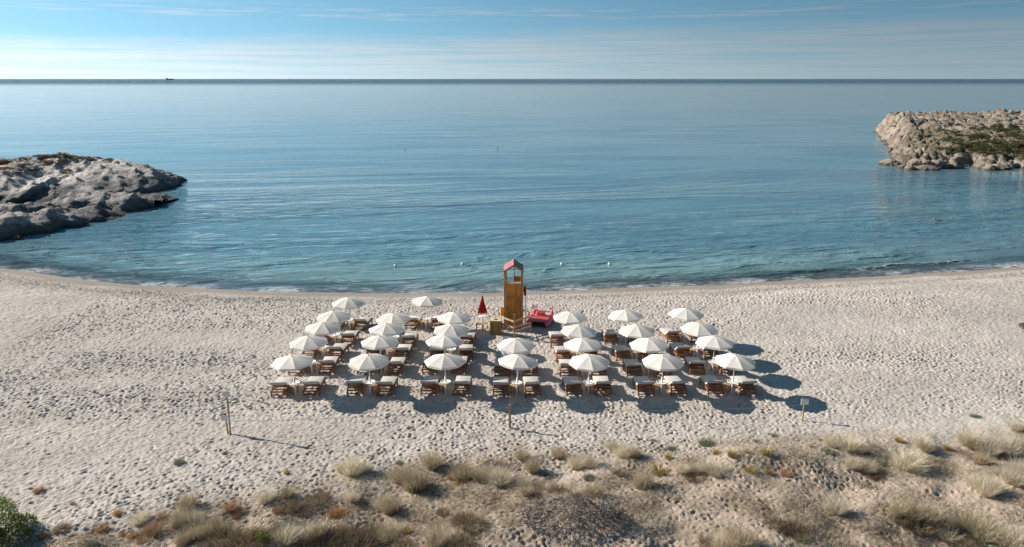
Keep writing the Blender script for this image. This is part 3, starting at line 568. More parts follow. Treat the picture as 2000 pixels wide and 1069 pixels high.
for k in range(130):
    px = random.uniform(1850, 2040); py = random.uniform(246, 306)
    if px < 1900 and random.random() < .6: continue
    x, y, z = find(RZ, RXr, RYr, px, py); sc_ = random.uniform(.6, 1.6)
    if sc_ > 1.15 and px < 2000 and len(sh2) < 26:
        o = shrub(random.choice(hg), x, y, z, sc_, 'x', 'shrubs on the right headland'); sh2.append((o, 'dark olive shrub on the right headland, ' + ('far strip' if py < 262 else 'upper middle' if py < 276 else 'lower middle' if py < 290 else 'near strip'), px))
    else:
        o = shrub(random.choice(hg + hb[:1]), x, y, z, sc_ * .8, None, None); o.name = 'low_scrub'; o.parent = right; del o['category']
for px, py, nm in [(1748, 250, 'on the left shoulder'), (1845, 275, 'in the rocks left of the green'), (1860, 262, 'at the green\'s upper left'), (1800, 268, 'alone amid the left rocks'), (1835, 258, 'amid the middle rocks'), (1870, 245, 'near the far crest')]:
    x, y, z = find(RZ, RXr, RYr, px, py); o = shrub(hg[0], x, y, z, .9, 'low olive shrub ' + nm + ' of the right headland', 'shrubs on the right headland')
settle(sh); settle(sh2)
x, y, z = place(2006, 642); shrub(hb[0], x, y, z + .1, .5, 'dark reddish shrub on the sand cut by the right edge', None)

# ------------------------------------------------------------------ beach furniture materials
m_can = simple('cream_canvas', (.86, .82, .75), .8, .03, 3, spec=.15, transl=.22)
m_white = simple('white_paint', (.74, .74, .72), .45, .04, 6); m_whp = simple('white_plastic', (.76, .78, .78), .35, .03, 4)
m_teak = simple('dark_teak', (.36, .15, .065), .55, .30, 3, (1, 9, 9), .3, .35, bscale=12); m_lt = simple('light_wood', (.46, .27, .13), .6, .2, 4, (1, 8, 8), .2)
m_cush = simple('grey_cushion', (.58, .555, .52), .9, .05, 6, spec=.1, bump=.25, bscale=60); m_cush2 = simple('cushion_edge', (.50, .49, .47), .9, .05, 6, spec=.1)
m_ply = simple('varnished_plywood', (.52, .20, .032), .5, .28, 2.2, (2.5, 2.5, .45), .15, .35, col2=(.36, .13, .022)); m_post = simple('honey_timber', (.50, .23, .065), .55, .25, 3, (6, 6, .5), .2)
m_rail = simple('weathered_rail', (.50, .38, .25), .75, .2, 3, (4, 4, 1), .2); m_roof = simple('faded_red_roof', (.42, .16, .17), .6, .15, 5); m_bin = simple('olive_plywood', (.27, .175, .055), .65, .3, 5, (1, 1, .6), .15, col2=(.16, .105, .03))
m_bint = simple('pale_wood_top', (.78, .62, .36), .6, .1, 4); m_red = simple('red_gelcoat', (.72, .115, .115), .38, .05, 3, spec=.5); m_redc = simple('red_canvas', (.52, .018, .022), .75, .12, 5, transl=.1)
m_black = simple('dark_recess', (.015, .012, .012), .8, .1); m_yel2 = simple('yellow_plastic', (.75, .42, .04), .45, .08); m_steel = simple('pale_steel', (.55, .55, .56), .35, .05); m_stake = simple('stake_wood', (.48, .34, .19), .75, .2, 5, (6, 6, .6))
m_rope = simple('faded_pink_rope', (.60, .42, .38), .8, .1)

# ------------------------------------------------------------------ parasol
def make_parasol():
    r = empty('beach_parasol'); N = 8; RAD = 1.0; zt, ze = 2.08, 1.77
    # one gore of the canopy, shared by the eight panels
    v = []; f = []; nu, nv = 7, 6
    for i in range(nu):
        u = i / (nu - 1); rr_ = RAD * u
        for j in range(nv):
            a = (j / (nv - 1) - .5) * 2 * math.pi / N; s_ = math.cos(math.pi / N) / math.cos(a); edge = 1 - .035 * u * (1 - (2 * j / (nv - 1) - 1) ** 2)
            q = rr_ * (s_ * .75 + .25) * edge; z = zt - (zt - ze) * (u ** 1.5) - .012 * math.sin(math.pi * j / (nv - 1)) * math.sin(math.pi * u)
            v.append((q * math.cos(a), q * math.sin(a), z))
    for i in range(nu - 1):
        for j in range(nv - 1): k = i * nv + j; f.append((k, k + 1, k + 1 + nv, k + nv) if i else (k, k + 1 + nv, k + nv))
    last = (nu - 1) * nv; k0 = len(v)
    mb = MB(); mb.v = v; mb.f = f; gore = mb.mesh('panel', m_can, True); sol = None
    vb = MB(); vv = []
    for j in range(nv): x, y, z = v[last + j]; vv += [(x, y, z), (x * 1.012, y * 1.012, z - .075 - .03 * math.sin(math.pi * j / (nv - 1)))]
    vb.add(vv, [(2 * j, 2 * j + 2, 2 * j + 3, 2 * j + 1) for j in range(nv - 1)]); val = vb.mesh('valance', m_can, True)
    for k in range(N):
        a = 2 * math.pi * (k + .32) / N
        o = bpy.data.objects.new('canopy_panel', gore); C.objects.link(o); o.parent = r; o.rotation_euler = (0, 0, a)
        q = bpy.data.objects.new('valance', val); C.objects.link(q); q.parent = o
        rb = MB(); aa = 2 * math.pi * (k + .82) / N; e = 1.0
        rb.tube([(0, 0, zt - .05), (.5 * math.cos(aa), .5 * math.sin(aa), zt - .19), (RAD * .97 * math.cos(aa), RAD * .97 * math.sin(aa), ze - .01)], .008, 4); rb.build('rib', m_white, r)
    MB().tube([(0, 0, .5), (0, 0, zt + .01)], .021, 8).build('pole', m_white, r, True)
    MB().tube([(0, 0, -.25), (0, 0, .95)], .042, 10).build('base_tube', m_white, r, True)
    MB().lathe([(.012, zt), (.03, zt + .01), (.022, zt + .04), (.008, zt + .075)], 8).build('finial', m_stake, r, True)
    MB().lathe([(.05, .66), (.24, .665), (.265, .675), (.265, .70), (.245, .70), (.235, .682), (.05, .682)], 20).build('tray', m_whp, r, True)
    return r
# ------------------------------------------------------------------ sunbed: head end towards the dune (-Y), foot end to the sea
def make_lounger():
    r = empty('sun_lounger'); Wd = .80; L = 1.50; h = .32; hy = -.22; top = .70; hd = -.74
    for s in (-1, 1):
        MB().beam((s * (Wd / 2 - .02), -L / 2, h - .06), (s * (Wd / 2 - .02), L / 2, h - .02), .045, .09).build('side_rail', m_teak, r)
        MB().beam((s * (Wd / 2 - .03), -L / 2 + .06, -.08), (s * (Wd / 2 - .03), -L / 2 + .02, h - .02), .06, .06).build('leg', m_teak, r)
        MB().beam((s * (Wd / 2 - .03), L / 2 - .10, -.08), (s * (Wd / 2 - .03), L / 2 - .12, h - .02), .06, .06).build('leg', m_teak, r)
        MB().beam((s * (Wd / 2 - .045), hd + .08, h - .02), (s * (Wd / 2 - .065), hd + .28, top - .20), .035, .04).build('back_support', m_teak, r)
    MB().beam((-Wd / 2 + .04, -L / 2 + .03, h - .05), (Wd / 2 - .04, -L / 2 + .03, h - .05), .05, .07).build('end_rail', m_teak, r)
    MB().beam((-Wd / 2 + .04, L / 2 - .03, h - .05), (Wd / 2 - .04, L / 2 - .03, h - .05), .05, .07).build('end_rail', m_teak, r)
    MB().beam((-Wd / 2 + .04, -L / 2 + .04, .10), (Wd / 2 - .04, -L / 2 + .04, .10), .03, .05).build('stretcher', m_teak, r)
    MB().beam((-Wd / 2 + .04, hd + .34, h - .07), (Wd / 2 - .04, hd + .34, h - .07), .03, .05).build('stretcher', m_teak, r)
    sl = MB().beam((-Wd / 2 + .045, 0, 0), (Wd / 2 - .045, 0, 0), .085, .02).mesh('slat', m_teak)
    for k in range(8):
        o = bpy.data.objects.new('slat', sl); C.objects.link(o); o.parent = r; o.location = (0, -.12 + k * .115, h)
    d = Vector((0, hd - hy, top - h)); dl = d.normalized(); bk = bpy.data.objects.new('backrest', MB().beam((-Wd / 2 + .05, 0, 0), (Wd / 2 - .05, 0, 0), .03, .05).mesh('backrest', m_teak)); C.objects.link(bk); bk.parent = r; bk.location = (0, hy, h)
    for k in range(6):
        o = bpy.data.objects.new('slat', sl); C.objects.link(o); o.parent = bk; o.location = dl * (.06 + k * .108); o.rotation_euler = (-math.atan2(dl.z, -dl.y), 0, 0)
    # cushion: flat part, raised head part
    th = .085; n = Vector((0, -dl.z, dl.y)); n = n if n.z > 0 else -n
    def cushion(name, a, b, mat, wd_):
        a = Vector(a); b = Vector(b); dd = (b - a).normalized(); nn = Vector((0, -dd.z, dd.y)); nn = nn if nn.z > 0 else -nn; ps = []
        for e, g in ((a, 1), (b, -1)): ps += [e, e + nn * th]
        v = [(s * wd_ / 2, q.y, q.z) for s in (-1, 1) for q in ps]
        return MB().add(v, [(0, 1, 3, 2), (4, 6, 7, 5), (0, 4, 5, 1), (2, 3, 7, 6), (1, 5, 7, 3), (0, 2, 6, 4)]).build(name, mat, r, True, .022)
    cushion('seat_cushion', (0, hy + .01, h + .015), (0, L / 2 + .01, h + .015), m_cush, Wd - .04)
    cushion('head_cushion', (0, hy - .01, h + .022), (0, hd - .03, top + .022), m_cush, Wd - .04)
    # head flap that hangs over the top of the backrest
    e = Vector((0, hd - .035, top + .03)); v = []
    for s in (-1, 1): v += [(s * (Wd / 2 - .018), e.y - .03, e.z + .07), (s * (Wd / 2 - .018), e.y - .045, e.z - .05), (s * (Wd / 2 - .018), e.y - .01, e.z - .05), (s * (Wd / 2 - .018), e.y + .02, e.z + .05)]
    MB().add(v, [(0, 1, 2, 3), (7, 6, 5, 4), (0, 4, 5, 1), (1, 5, 6, 2), (2, 6, 7, 3), (3, 7, 4, 0)]).build('cushion_flap', m_cush2, r, False, .012)
    return r
def make_table():
    r = empty('side_table'); MB().lathe([(.235, .40), (.245, .405), (.245, .43), (.235, .435)], 20).build('table_top', m_lt, r, True)
    for k in range(4): a = math.pi / 4 + k * math.pi / 2; MB().beam((.17 * math.cos(a), .17 * math.sin(a), .40), (.19 * math.cos(a), .19 * math.sin(a), -.05), .035, .035).build('leg', m_teak, r)
    return r
bpy.context.view_layer.update()
UM = {'first': [(571, 693), (719.5, 691), (869, 691), (1008.7, 693), (1151.5, 691.7), (1296.2, 691.7), (1435.5, 691)],
      'second': [(604, 655), (741.3, 655), (867, 654), (1010, 659.7), (1141, 660), (1270.7, 659.5), (1397.7, 655.5)],
      'third': [(627, 629), (754.5, 631), (879.7, 632), None, (1128, 634), (1246, 633), (1366, 629)],
      'fourth': [(651.5, 606), (770, 610), (885.7, 608.7), None, (1115.5, 607.5), (1224.2, 604), (1340.7, 601)],
      'fifth': [(679.5, 580), (830.3, 578), None, None, None, None, None]}
COLN = ['leftmost column', 'second column', 'third column', 'column below the tower', 'fifth column', 'second last column', 'rightmost column']
ROWN = {'first': 'front row', 'second': 'second row', 'third': 'third row', 'fourth': 'fourth row', 'fifth': 'rear row by the sea'}
P0, L0, T0 = make_parasol(), make_lounger(), make_table(); used = {'p': 0, 'l': 0, 't': 0}
def inst(k, src):
    if not used[k]: used[k] = 1; return src
    return copy_tree(src)
todo = []
for row, lst in UM.items():
    for ci, q in enumerate(lst):
        if q is None: continue
        x, y = inv(q[0], q[1], 2.15 + .0); x, y = inv(q[0], q[1], 2.14 + gz(x, y)); todo.append((row, ci, x, y, gz(x, y)))
tl = []
for row, ci, x, y, z in todo:
    p_ = copy_tree(P0); p_.location = (x, y, z - .01); p_.rotation_euler = (R(random.gauss(0, 1.5)), R(random.gauss(0, 1.5)), random.uniform(-.25, .25))
    tag(p_, f'cream white parasol, {ROWN[row]}, {COLN[ci]}', 'parasol', 'open cream parasols over the sunbeds')
    base_rot = R(random.uniform(-2.5, 2.5)) + (R(-1.5) if ci < 3 else R(1.5) if ci > 3 else 0)
    for s, nm in ((-1, 'left'), (1, 'right')):
        l_ = copy_tree(L0); off = s * (.73 + random.uniform(-.04, .07)) ; ly = y + .55 + random.uniform(-.05, .06); l_.location = (x + off - (0.04 if s < 0 else -.0), ly, gz(x + off, ly) + .01); l_.rotation_euler = (0, 0, base_rot + R(random.uniform(-3.5, 3.5)))
        tag(l_, f'{nm} wooden sunbed under parasol, {ROWN[row]}, {COLN[ci]}', 'sunbed', 'wooden sunbeds with grey cushions')
    t_ = copy_tree(T0); ox = random.choice((-.16, -.08, .1, .18)); ty = y + .30; t_.location = (x + ox, ty, gz(x + ox, ty)); t_.rotation_euler = (0, 0, random.uniform(0, 1.5))
    tag(t_, f'round wooden side table beside parasol pole, {ROWN[row]}, {COLN[ci]}', 'table', 'round side tables between sunbeds')
def drop(o):
    for ch in list(o.children): drop(ch)
    bpy.data.objects.remove(o)
for q in (P0, L0, T0): drop(q)

# ------------------------------------------------------------------ lifeguard tower
x, y, z = place(1003, 643); T = empty('lifeguard_tower', (x, y + .55, z), R(0)); TW, TD, TH = 1.17, 1.25, 3.80; hw, hd_ = TW / 2, TD / 2
for sx_ in (-1, 1):
    for sy_ in (-1, 1):
        ww = .19 if (sx_ < 0 and sy_ < 0) else .13
        MB().box(sx_ * hw - (0 if sx_ < 0 else ww), sx_ * hw + (ww if sx_ < 0 else 0), sy_ * hd_ - (0 if sy_ < 0 else .10), sy_ * hd_ + (.10 if sy_ < 0 else 0), -.3, TH).build('corner_post', m_post, T, False, .008)
a0, a1 = -hw + .19, hw - .13
MB().box(a0 + .002, a1 - .002, -hd_ + .035, -hd_ + .06, .28, 2.05).build('lower_panel', m_ply, T)
MB().box(a0 + .002, a1 - .002, -hd_ + .035, -hd_ + .06, 2.13, 2.92).build('upper_panel', m_ply, T)
MB().box(a0 + .002, a1 - .002, -hd_ + .005, -hd_ + .065, 2.052, 2.128).build('cross_rail', m_post, T)
MB().box(a0 + .002, a1 - .002, -hd_ + .005, -hd_ + .065, 2.922, 2.99).build('window_sill', m_bint, T)
MB().box(a0 + .002, a1 - .002, -hd_ + .01, -hd_ + .06, .12, .278).build('bottom_rail', m_ply, T)
for s in (-1, 1):
    MB().box(s * (hw - .06) - .012, s * (hw - .06) + .012, -hd_ + .102, hd_ - .102, .28, 2.95).build('side_panel', m_ply, T)
    MB().box(s * (hw - .06) - .02, s * (hw - .06) + .02, -hd_ + .102, hd_ - .102, 3.05, 3.12).build('side_rail', m_post, T)
MB().box(-hw + .132, hw - .132, -hd_ + .102, hd_ - .102, 1.95, 2.0).build('floor_board', m_ply, T)
MB().box(.02, hw - .14, hd_ - .09, hd_ - .06, 2.75, 3.08).build('seat_back', m_black if False else m_ply, T)
MB().box(.02, .075, hd_ - .055, hd_ - .0, 2.0, TH + .12).build('rear_post', m_post, T)
ro = MB(); rp = .36; ovx = .015
for s in (-1, 1):
    e = Vector((s * (hw + ovx), 0, TH - .03)); c_ = Vector((0, 0, TH + rp)); M = []
    v = [(c_.x, -hd_ - .14, c_.z), (e.x, -hd_ - .14, e.z), (e.x, hd_ + .10, e.z), (c_.x, hd_ + .10, c_.z)]; v += [(a, b, c - .06) for a, b, c in v]
    MB().add(v, [(0, 1, 2, 3), (7, 6, 5, 4), (0, 4, 5, 1), (1, 5, 6, 2), (2, 6, 7, 3), (3, 7, 4, 0)]).build('roof_slope', m_roof, T)
    MB().beam((s * (hw + ovx), -hd_ - .155, TH - .08), (s * .004, -hd_ - .155, TH + rp - .05), .022, .10).build('barge_board', m_roof, T)
for yy_ in (-hd_ + .03, hd_ - .03): MB().beam((-hw + .02, yy_, TH - .06), (0, yy_, TH + rp - .12), .04, .09).beam((hw - .02, yy_, TH - .06), (0, yy_, TH + rp - .12), .04, .09).build('rafter', m_post, T)
for k in range(6): MB().box(-.35, .35, hd_ + .02, hd_ + .06, .3 + k * .32, .35 + k * .32).build('ladder_rung', m_post, T)
MB().lathe([(.0, 0), (.05, .01), (.05, .05), (.0, .06)], 8, Matrix.Translation((-.38, -hd_ + .02, 1.35)) @ Matrix.Rotation(R(90), 4, 'X')).build('knot', m_black, T)
MB().lathe([(.01, 0), (.035, .01), (.035, .05), (.01, .06)], 8, Matrix.Translation((-hw + .10, -hd_ - .0, 3.12)) @ Matrix.Rotation(R(90), 4, 'X')).build('lamp', m_bint, T)
MB().lathe([(.01, 0), (.03, .01), (.03, .05), (.01, .06)], 8, Matrix.Translation((.33, -hd_ + .03, 1.05)) @ Matrix.Rotation(R(90), 4, 'X')).build('latch', m_white, T)
tag(T, 'tall narrow wooden lifeguard tower with pink red gabled roof', 'lifeguard tower')
# yellow board leaning behind the tower
x, y, z = place(984, 641); Y0 = MB().box(-.16, .10, -.05, .05, .55, 1.15).build('rescue_board', m_yel2, None, False, .05); Y0.location = (x - .06, y + .7, z); tag(Y0, 'yellow float showing behind the left side of the tower', 'float')
# flag pole with furled flag
x, y, z = place(1026.5, 641); FP = empty('flag_pole', (x, y + .25, z)); MB().tube([(0, 0, -.3), (0, 0, 2.75)], .028, 8).build('pole', m_white, FP, True); MB().tube([(0, 0, 2.75), (0, 0, 3.15)], .012, 6).build('pole_tip', m_steel, FP)
v = []
for k in range(9):
    u = k / 8; zz = 2.62 - u * .62; wd_ = .02 + .07 * math.sin(math.pi * min(1, u * .9 + .1)) + .02 * math.sin(k * 2.1)
    v += [(-.05 - wd_, .0 + .02 * math.sin(k), zz), (.02 + .3 * wd_, -.045, zz), (.03, .04, zz)]
MB().add(v, [(3 * k + j, 3 * k + (j + 1) % 3, 3 * k + 3 + (j + 1) % 3, 3 * k + 3 + j) for k in range(8) for j in range(3)] + [(2, 1, 0), (24, 25, 26)]).build('furled_flag', m_redc, FP, True)
tag(FP, 'slim white pole with furled red flag beside the tower', 'flag pole')
# closed red parasol with stools
x, y, z = place(942.5, 637); RP = empty('closed_red_parasol', (x, y, z)); MB().tube([(0, 0, -.2), (0, 0, 2.02)], .025, 8).build('pole', m_white, RP, True)
v = []; n_ = 16; f = []
prof = [(2.05, .01), (1.9, .05), (1.6, .10), (1.3, .16), (1.02, .22), (.90, .24)]
for i, (zz, rr_) in enumerate(prof):
    for j in range(n_): q = rr_ * (1 + (.28 if j % 2 else -.28) * min(1, i / 3)); zj = zz - (.08 if (j % 2 and i == 5) else 0); v.append((q * math.cos(2 * math.pi * j / n_), q * math.sin(2 * math.pi * j / n_), zj))
for i in range(5): f += [(i * n_ + j, i * n_ + (j + 1) % n_, (i + 1) * n_ + (j + 1) % n_, (i + 1) * n_ + j) for j in range(n_)]
MB().add(v, f).build('folded_canopy', m_redc, RP); MB().lathe([(.05, .62), (.25, .625), (.26, .66), (.23, .66), (.05, .64)], 18).build('tray', m_whp, RP, True)
tag(RP, 'closed red parasol standing left of the tower', 'parasol')
def stool(px, py, s, lab):
    x, y, z = place(px, py); r = empty('wooden_stool', (x, y, z), random.uniform(-.2, .2)); MB().box(-.2 * s, .2 * s, -.15 * s, .15 * s, .36 * s, .40 * s).build('seat', m_lt, r, False, .01)
    for a in (-1, 1):
        for b_ in (-1, 1): MB().beam((a * .16 * s, b_ * .12 * s, .36 * s), (a * .18 * s, b_ * .13 * s, -.05), .035, .035).build('leg', m_teak, r)
    tag(r, lab, 'stool', 'small stools under the red parasol')
stool(937, 645, 1.1, 'nearer wooden stool at the foot of the closed red parasol'); stool(947, 641, .9, 'smaller stool behind the other, under the closed red parasol')
# bin
x, y, z = place(967, 655); B = empty('litter_bin', (x + .05, y + .3, z), R(-6)); MB().box(-.33, .33, -.28, .28, -.05, .86).build('body', m_bin, B, False, .008)
MB().box(-.345, .345, -.295, .295, .862, .91).build('lid', m_bint, B, False, .006); MB().lathe([(.02, .9115), (.13, .9115), (.13, .913), (.02, .913)], 18).build('opening', m_black, B)
tag(B, 'square wooden litter bin with round hole in its pale lid', 'litter bin')
x, y, z = place(964, 634); B = empty('small_crate', (x, y, z)); MB().box(-.2, .2, -.2, .2, -.05, .35).build('body', m_bin, B, False, .008)
for a in (-1, 1): MB().box(a * .2 - .02, a * .2 + .02, -.23, -.201, -.05, .40).build('corner_strip', m_lt, B)
tag(B, 'small wooden crate behind the litter bin', 'crate')
# corner rail fence
x, y, z = place(1004.5, 661); FN = empty('corner_rail_fence', (x, y, z)); MB().beam((0, 0, -.3), (0, 0, 1.50), .10, .09).build('post', m_stake, FN)
for hgt_ in (.42, .64, 1.04):
    MB().beam((-.04, .075, hgt_ - .01), (-.92, .98, hgt_ + .02), .03, .10).build('rail', m_rail, FN)
    MB().beam((.04, .075, hgt_), (1.05, .92, hgt_ + .03), .03, .10).build('rail', m_rail, FN)
for a, b_ in ((-.80, .91), (.98, .93)): MB().beam((a, b_, -.2), (a, b_, .98 if a < 0 else .60), .07, .07).build('end_post', m_white if a < 0 else m_stake, FN)
tag(FN, 'corner of pale timber rails on one post before the tower', 'fence')
# white round things before the fence
x, y, z = place(1003, 700); TB = empty('white_round_table', (x + .05, y + .15, z))
MB().lathe([(.62, .0), (.72, .12), (.80, .42), (.82, .50), (.79, .52), (.74, .47), (.05, .44)], 32).build('basin', m_whp, TB, True)
MB().lathe([(.02, .47), (.5, .47), (.5, .50), (.02, .50)], 24).build('lid', m_steel, TB, True); tag(TB, 'round white plastic tub in the sun below the rail fence', 'tub')
for px, py, lab in ((990, 672, 'low white moulded chair left of the fence post, behind the parasols'),):
    x, y, z = place(px, py); r = empty('white_chair', (x, y, z), R(30)); r.scale = (.8, .8, .5)
    MB().box(-.22, .22, -.2, .2, .38, .42).build('seat', m_whp, r, False, .015); MB().beam((0, .2, .42), (0, .27, .78), .42, .03, (0, 1, 0)).build('backrest', m_whp, r, False, .01)
    for a in (-1, 1):
        for b_ in (-1, 1): MB().beam((a * .19, b_ * .17, .38), (a * .21, b_ * .19, -.05), .03, .03).build('leg', m_whp, r)
    tag(r, lab, 'chair')
x, y, z = place(1027, 664); o = MB().beam((-.28, .03, .03), (.30, -.02, .06), .10, .03).build('white_board', m_whp); o.location = (x, y, z); tag(o, 'white board lying on shaded sand right of the fence post', 'board')

# ------------------------------------------------------------------ red rescue boat, two hulls
x, y, z = place(1049, 641); PB = empty('rescue_boat', (x + .02, y + .10, z + .02), R(-13)); LB = 2.1
for s in (-1, 1):
    v = []; f = []; ns, nr = 13, 8
    for i in range(ns):
        u = i / (ns - 1); yy_ = (u - .06) * LB * 1.08; wd_ = .19 * (min(1, (u + .10) / .25)) * (1 - max(0, (u - .55) / .45) ** 2 * .88); up_ = .30 * max(0, (u - .55) / .45) ** 2.2 + .05 * max(0, (.12 - u) / .12)
        for j in range(nr):
            a = 2 * math.pi * j / nr + math.pi / 8; v.append((s * .58 + wd_ * math.cos(a) * 1.05, yy_, .20 + up_ + .17 * (1 - .45 * u ** 3) * math.sin(a)))
    for i in range(ns - 1): f += [(i * nr + j, i * nr + (j + 1) % nr, (i + 1) * nr + (j + 1) % nr, (i + 1) * nr + j) for j in range(nr)]
    f += [tuple(range(nr))[::-1], tuple((ns - 1) * nr + j for j in range(nr))]
    MB().add(v, f).build('hull', m_red, PB, True)
    MB().beam((s * .58, LB * .98, .55), (s * .58, LB * 1.02, .74), .05, .09).build('bow_post', m_red, PB)
    MB().add([(s * .73 - .02, .95, .36), (s * .73 + .02, .95, .36), (s * .73 + .02, 1.35, .38), (s * .73 - .02, 1.35, .38), (s * .76 - .015, .98, .70), (s * .76 + .015, .98, .70)],
             [(0, 1, 2, 3), (0, 4, 5, 1), (1, 5, 2), (0, 3, 4), (4, 3, 2, 5)]).build('oar_bracket', m_red, PB)
MB().box(-.60, .60, -.02, .78, .345, .40).build('rear_deck', m_red, PB, False, .02); MB().box(-.58, .58, .84, 1.42, .345, .395).build('fore_deck', m_red, PB, False, .02)
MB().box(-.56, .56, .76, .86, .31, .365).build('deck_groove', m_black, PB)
MB().add([(-.26, 1.0, .397), (.26, 1.0, .397), (.26, 1.36, .397), (-.26, 1.36, .397), (-.22, 1.10, .70), (.22, 1.10, .70), (.22, 1.34, .70), (-.22, 1.34, .70)], [(0, 1, 5, 4), (1, 2, 6, 5), (2, 3, 7, 6), (3, 0, 4, 7), (4, 5, 6, 7)]).build('seat_box', m_red, PB, False, .015)
MB().beam((-.18, 1.045, .60), (.18, 1.045, .60), .03, .05).build('seat_grip', m_rope, PB)
MB().beam((-.56, 1.95, .42), (.56, 1.95, .42), .09, .05).build('bow_crossbar', m_red, PB, False, .01)
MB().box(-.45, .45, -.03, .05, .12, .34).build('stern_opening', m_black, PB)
tag(PB, 'red twin hull rowing rescue boat drawn up right of the tower', 'rescue boat')

# ------------------------------------------------------------------ posts, signs, ropes, stakes
def post_sign(name, px, py, hgt_, wd_, ht, lab, lean=0, panel2=None):
    x, y, z = place(px, py); r = empty(name, (x, y, z)); MB().beam((0, 0, -.3), (lean, 0, hgt_), .055, .055).build('post', m_stake, r)
    MB().box(lean - wd_ / 2, lean + wd_ / 2, -.05, -.03, hgt_ - ht + .02, hgt_ + .02).build('panel', m_white, r)
    tag(r, lab, 'sign'); return r, (x, y, z)
r1, pl = post_sign('notice_sign', 450, 848, 2.02, .30, .26, 'taller white notice on a wooden post, left front of the beach', .05)
r2, p2 = post_sign('notice_sign', 446, 848, .90, .34, .26, 'shorter white notice with red mark, beside the taller left post', -.04)
MB().lathe([(.005, 0), (.05, .0), (.05, .03), (.005, .03)], 10, Matrix.Translation((-.02, -.03, .97)) @ Matrix.Rotation(R(90), 4, 'X')).build('red_mark', m_redc, r2)
r3, pr = post_sign('notice_sign', 1567, 822, 1.06, .34, .27, 'white notice on a short wooden post by the right front shadows', 0)
MB().beam((-.16, -.055, 1.10), (.15, -.055, 1.075), .02, .03).build('top_edge', m_steel, r3)
mxl = place(996, 837); r4 = empty('wooden_post', mxl); MB().beam((0, 0, -.3), (0, 0, 1.15), .10, .09).build('post', m_stake, r4, False, .01); tag(r4, 'bare wooden post in front of the centre of the front row', 'post')
def rope(a, b, sag, lab):
    pts = [Vector(a).lerp(Vector(b), k / 24) - Vector((0, 0, sag * 4 * (k / 24) * (1 - k / 24))) for k in range(25)]; o = MB().tube(pts, .008, 5).build('rope', m_rope); tag(o, lab, 'rope')
rope((pl[0] + .03, pl[1], pl[2] + .62), (mxl[0], mxl[1] - .02, mxl[2] + 1.02), .12, 'thin faded rope strung from the left notice to the middle post')
rope((mxl[0], mxl[1] - .02, mxl[2] + 1.02), (pr[0], pr[1], pr[2] + .78), .22, 'thin faded rope strung from the middle post to the right notice')
for px, py, h_, ln, m_, lab in [(571.5, 691, .40, 0, m_stake, 'brown stake rising behind the leftmost front parasol'), (1422, 690, .45, 0, m_twig, 'brown stake behind the rightmost front parasol'), (1756, 619, .62, .05, m_stake, 'pale leaning stake alone on the right side of the sand'),
                              (1957, 616, .40, .06, m_twig, 'thin leaning twig stake near the right edge of the beach'), (1703, 639, .42, .06, m_twig, 'thin dark twig stake right of the sunbeds on open sand')]:
    x, y, z = place(px, py); o = MB().tube([(0, 0, -.1), (ln, 0, h_)], [.035 if m_ is m_stake else .016] * 2, 6).build('wooden_stake', m_); o.location = (x, y, z); tag(o, lab, 'stake')

# ------------------------------------------------------------------ on the water
m_fl = simple('white_float', (.8, .8, .78), .4, .03); m_flr = simple('dark_red_float', (.30, .03, .03), .5, .05); m_ship = simple('ship_paint', (.045, .07, .10), .6, .1, .05)
for (px, py), nm in zip([(772, 520), (903, 517.5), (1097, 517), (1190, 517)], ['leftmost of four, left of the tower', 'second from left, between rows and tower', 'third, just right of the tower', 'rightmost of four']):
    x, y = inv(px, py, WZ); o = MB().lathe([(.02, -.12), (.10, -.08), (.13, .0), (.10, .09), (.03, .13)], 12).build('float_buoy', m_fl, None, True); o.location = (x, y, WZ + .05); tag(o, 'small white round float near the shore, ' + nm, 'float', 'white floats near the shore')
for px, py, nm in ((791, 293, 'left'), (971.5, 289.5, 'right')):
    x, y = inv(px, py, WZ); r = empty('marker_buoy', (x, y, WZ)); MB().lathe([(.05, -.2), (.14, -.05), (.15, .08), (.07, .12), (.05, .30), (.02, .34)], 12).build('body', m_flr, r, True); MB().tube([(0, 0, .3), (0, 0, .42)], .025, 6).build('top_mark', m_flr, r); tag(r, f'{nm} small red marker buoy far out on the bay', 'buoy', 'red marker buoys')
# ship on the horizon
SY = 12500; sxp = (356 - 1000) / F * SY / math.cos(PITCH); SH = empty('cargo_ship', (sxp * .966, SY, WZ)); L_ = 130
v = []; secs = [(-.5, .8), (-.46, 1), (.40, 1), (.5, .15)]
for u, wv in secs:
    for sx_ in (-1, 1): v += [(u * L_, sx_ * 10 * wv, -2), (u * L_, sx_ * 11 * wv, 13 + (3 if u > .45 else 0))]
f = [(4 * i, 4 * i + 1, 4 * i + 5, 4 * i + 4) for i in range(3)] + [(4 * i + 2, 4 * i + 6, 4 * i + 7, 4 * i + 3) for i in range(3)] + [(4 * i + 1, 4 * i + 3, 4 * i + 7, 4 * i + 5) for i in range(3)] + [(0, 2, 3, 1), (12, 13, 15, 14)]
MB().add(v, f).build('hull', m_ship, SH); MB().box(-.46 * L_, -.33 * L_, -9, 9, 13.2, 27).build('superstructure', m_ship, SH); MB().box(-.45 * L_, -.41 * L_, -3, 3, 27.2, 34).build('funnel', m_ship, SH)
for k in range(4): MB().box((-.25 + k * .16) * L_, (-.13 + k * .16) * L_, -8, 8, 13.2, 16).build('hatch', m_ship, SH)
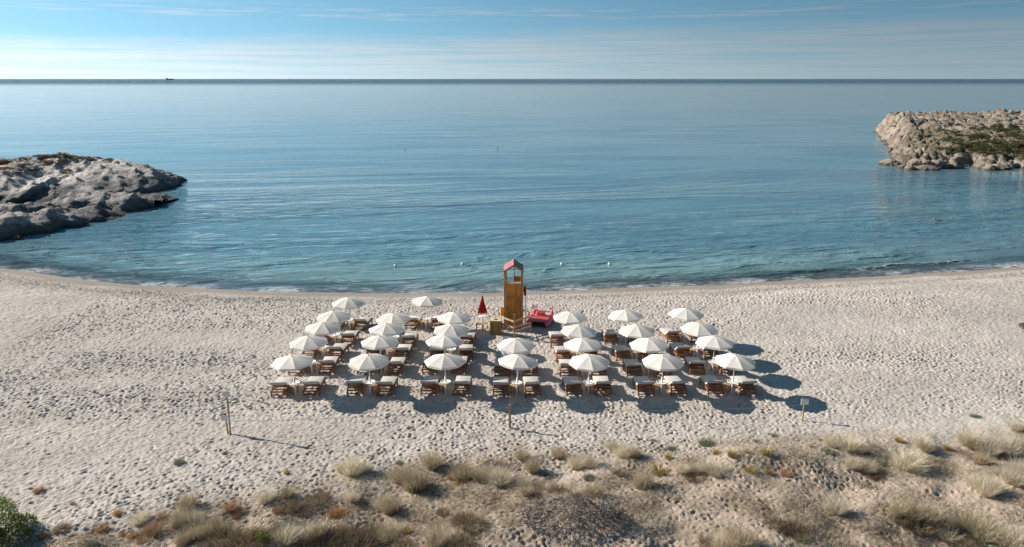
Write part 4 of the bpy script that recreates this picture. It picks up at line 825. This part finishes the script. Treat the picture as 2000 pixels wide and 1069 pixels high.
MB().box(.42 * L_, .44 * L_, -1, 1, 16.2, 22).build('foremast', m_ship, SH); tag(SH, 'dark cargo ship on the horizon at the left', 'ship')
# swimmer: one skinned body lying in the water, one arm raised
m_skin = simple('wet_skin', (.58, .36, .27), .4, .05)
bx, by = inv(1835, 431, WZ)
J = [(0, 0, 0), (.28, 0, .05), (.50, 0, .07), (.60, 0, .12), (.72, 0, .16), (.82, 0, .17), (.46, -.18, .07), (.58, -.28, .28), (.74, -.27, .40), (.80, -.27, .42), (.46, .18, .05), (.30, .30, -.10), (.15, .32, -.2), (-.1, -.1, -.03), (-.5, -.12, -.1), (-.92, -.13, -.12), (-1.05, -.13, -.12), (-.1, .1, -.03), (-.5, .12, -.05), (-.92, .13, -.16), (-1.05, .13, -.15)]
Ed = [(0, 1), (1, 2), (2, 3), (3, 4), (4, 5), (2, 6), (6, 7), (7, 8), (8, 9), (2, 10), (10, 11), (11, 12), (0, 13), (13, 14), (14, 15), (15, 16), (0, 17), (17, 18), (18, 19), (19, 20)]
Rd = [.14, .13, .15, .06, .10, .07, .065, .045, .035, .03, .065, .045, .035, .09, .06, .045, .03, .09, .06, .045, .03]
me = bpy.data.meshes.new('swimmer'); me.from_pydata(J, Ed, []); me.materials.append(m_skin); sw = bpy.data.objects.new('person', me); C.objects.link(sw)
md = sw.modifiers.new('skin', 'SKIN'); md.use_smooth_shade = True
if me.skin_vertices: sv = me.skin_vertices[0]
else:
    import bmesh as _b; bm = _b.new(); bm.from_mesh(me); bm.verts.layers.skin.verify(); bm.to_mesh(me); bm.free(); sv = me.skin_vertices[0]
for i, q in enumerate(Rd): sv.data[i].radius = (q, q)
sv.data[0].use_root = True
ss = sw.modifiers.new('sub', 'SUBSURF'); ss.levels = 1; ss.render_levels = 2
sw.location = (bx, by, WZ + .0); sw.rotation_euler = (0, 0, R(200)); tag(sw, 'lone swimmer in the water near the right side of the bay', 'person')
cap_ = MB().lathe([(.02, .16), (.10, .12), (.125, .04), (.12, -.02)], 12, Matrix.Translation((.77, 0, .19))).build('hair', m_twig, sw, True)
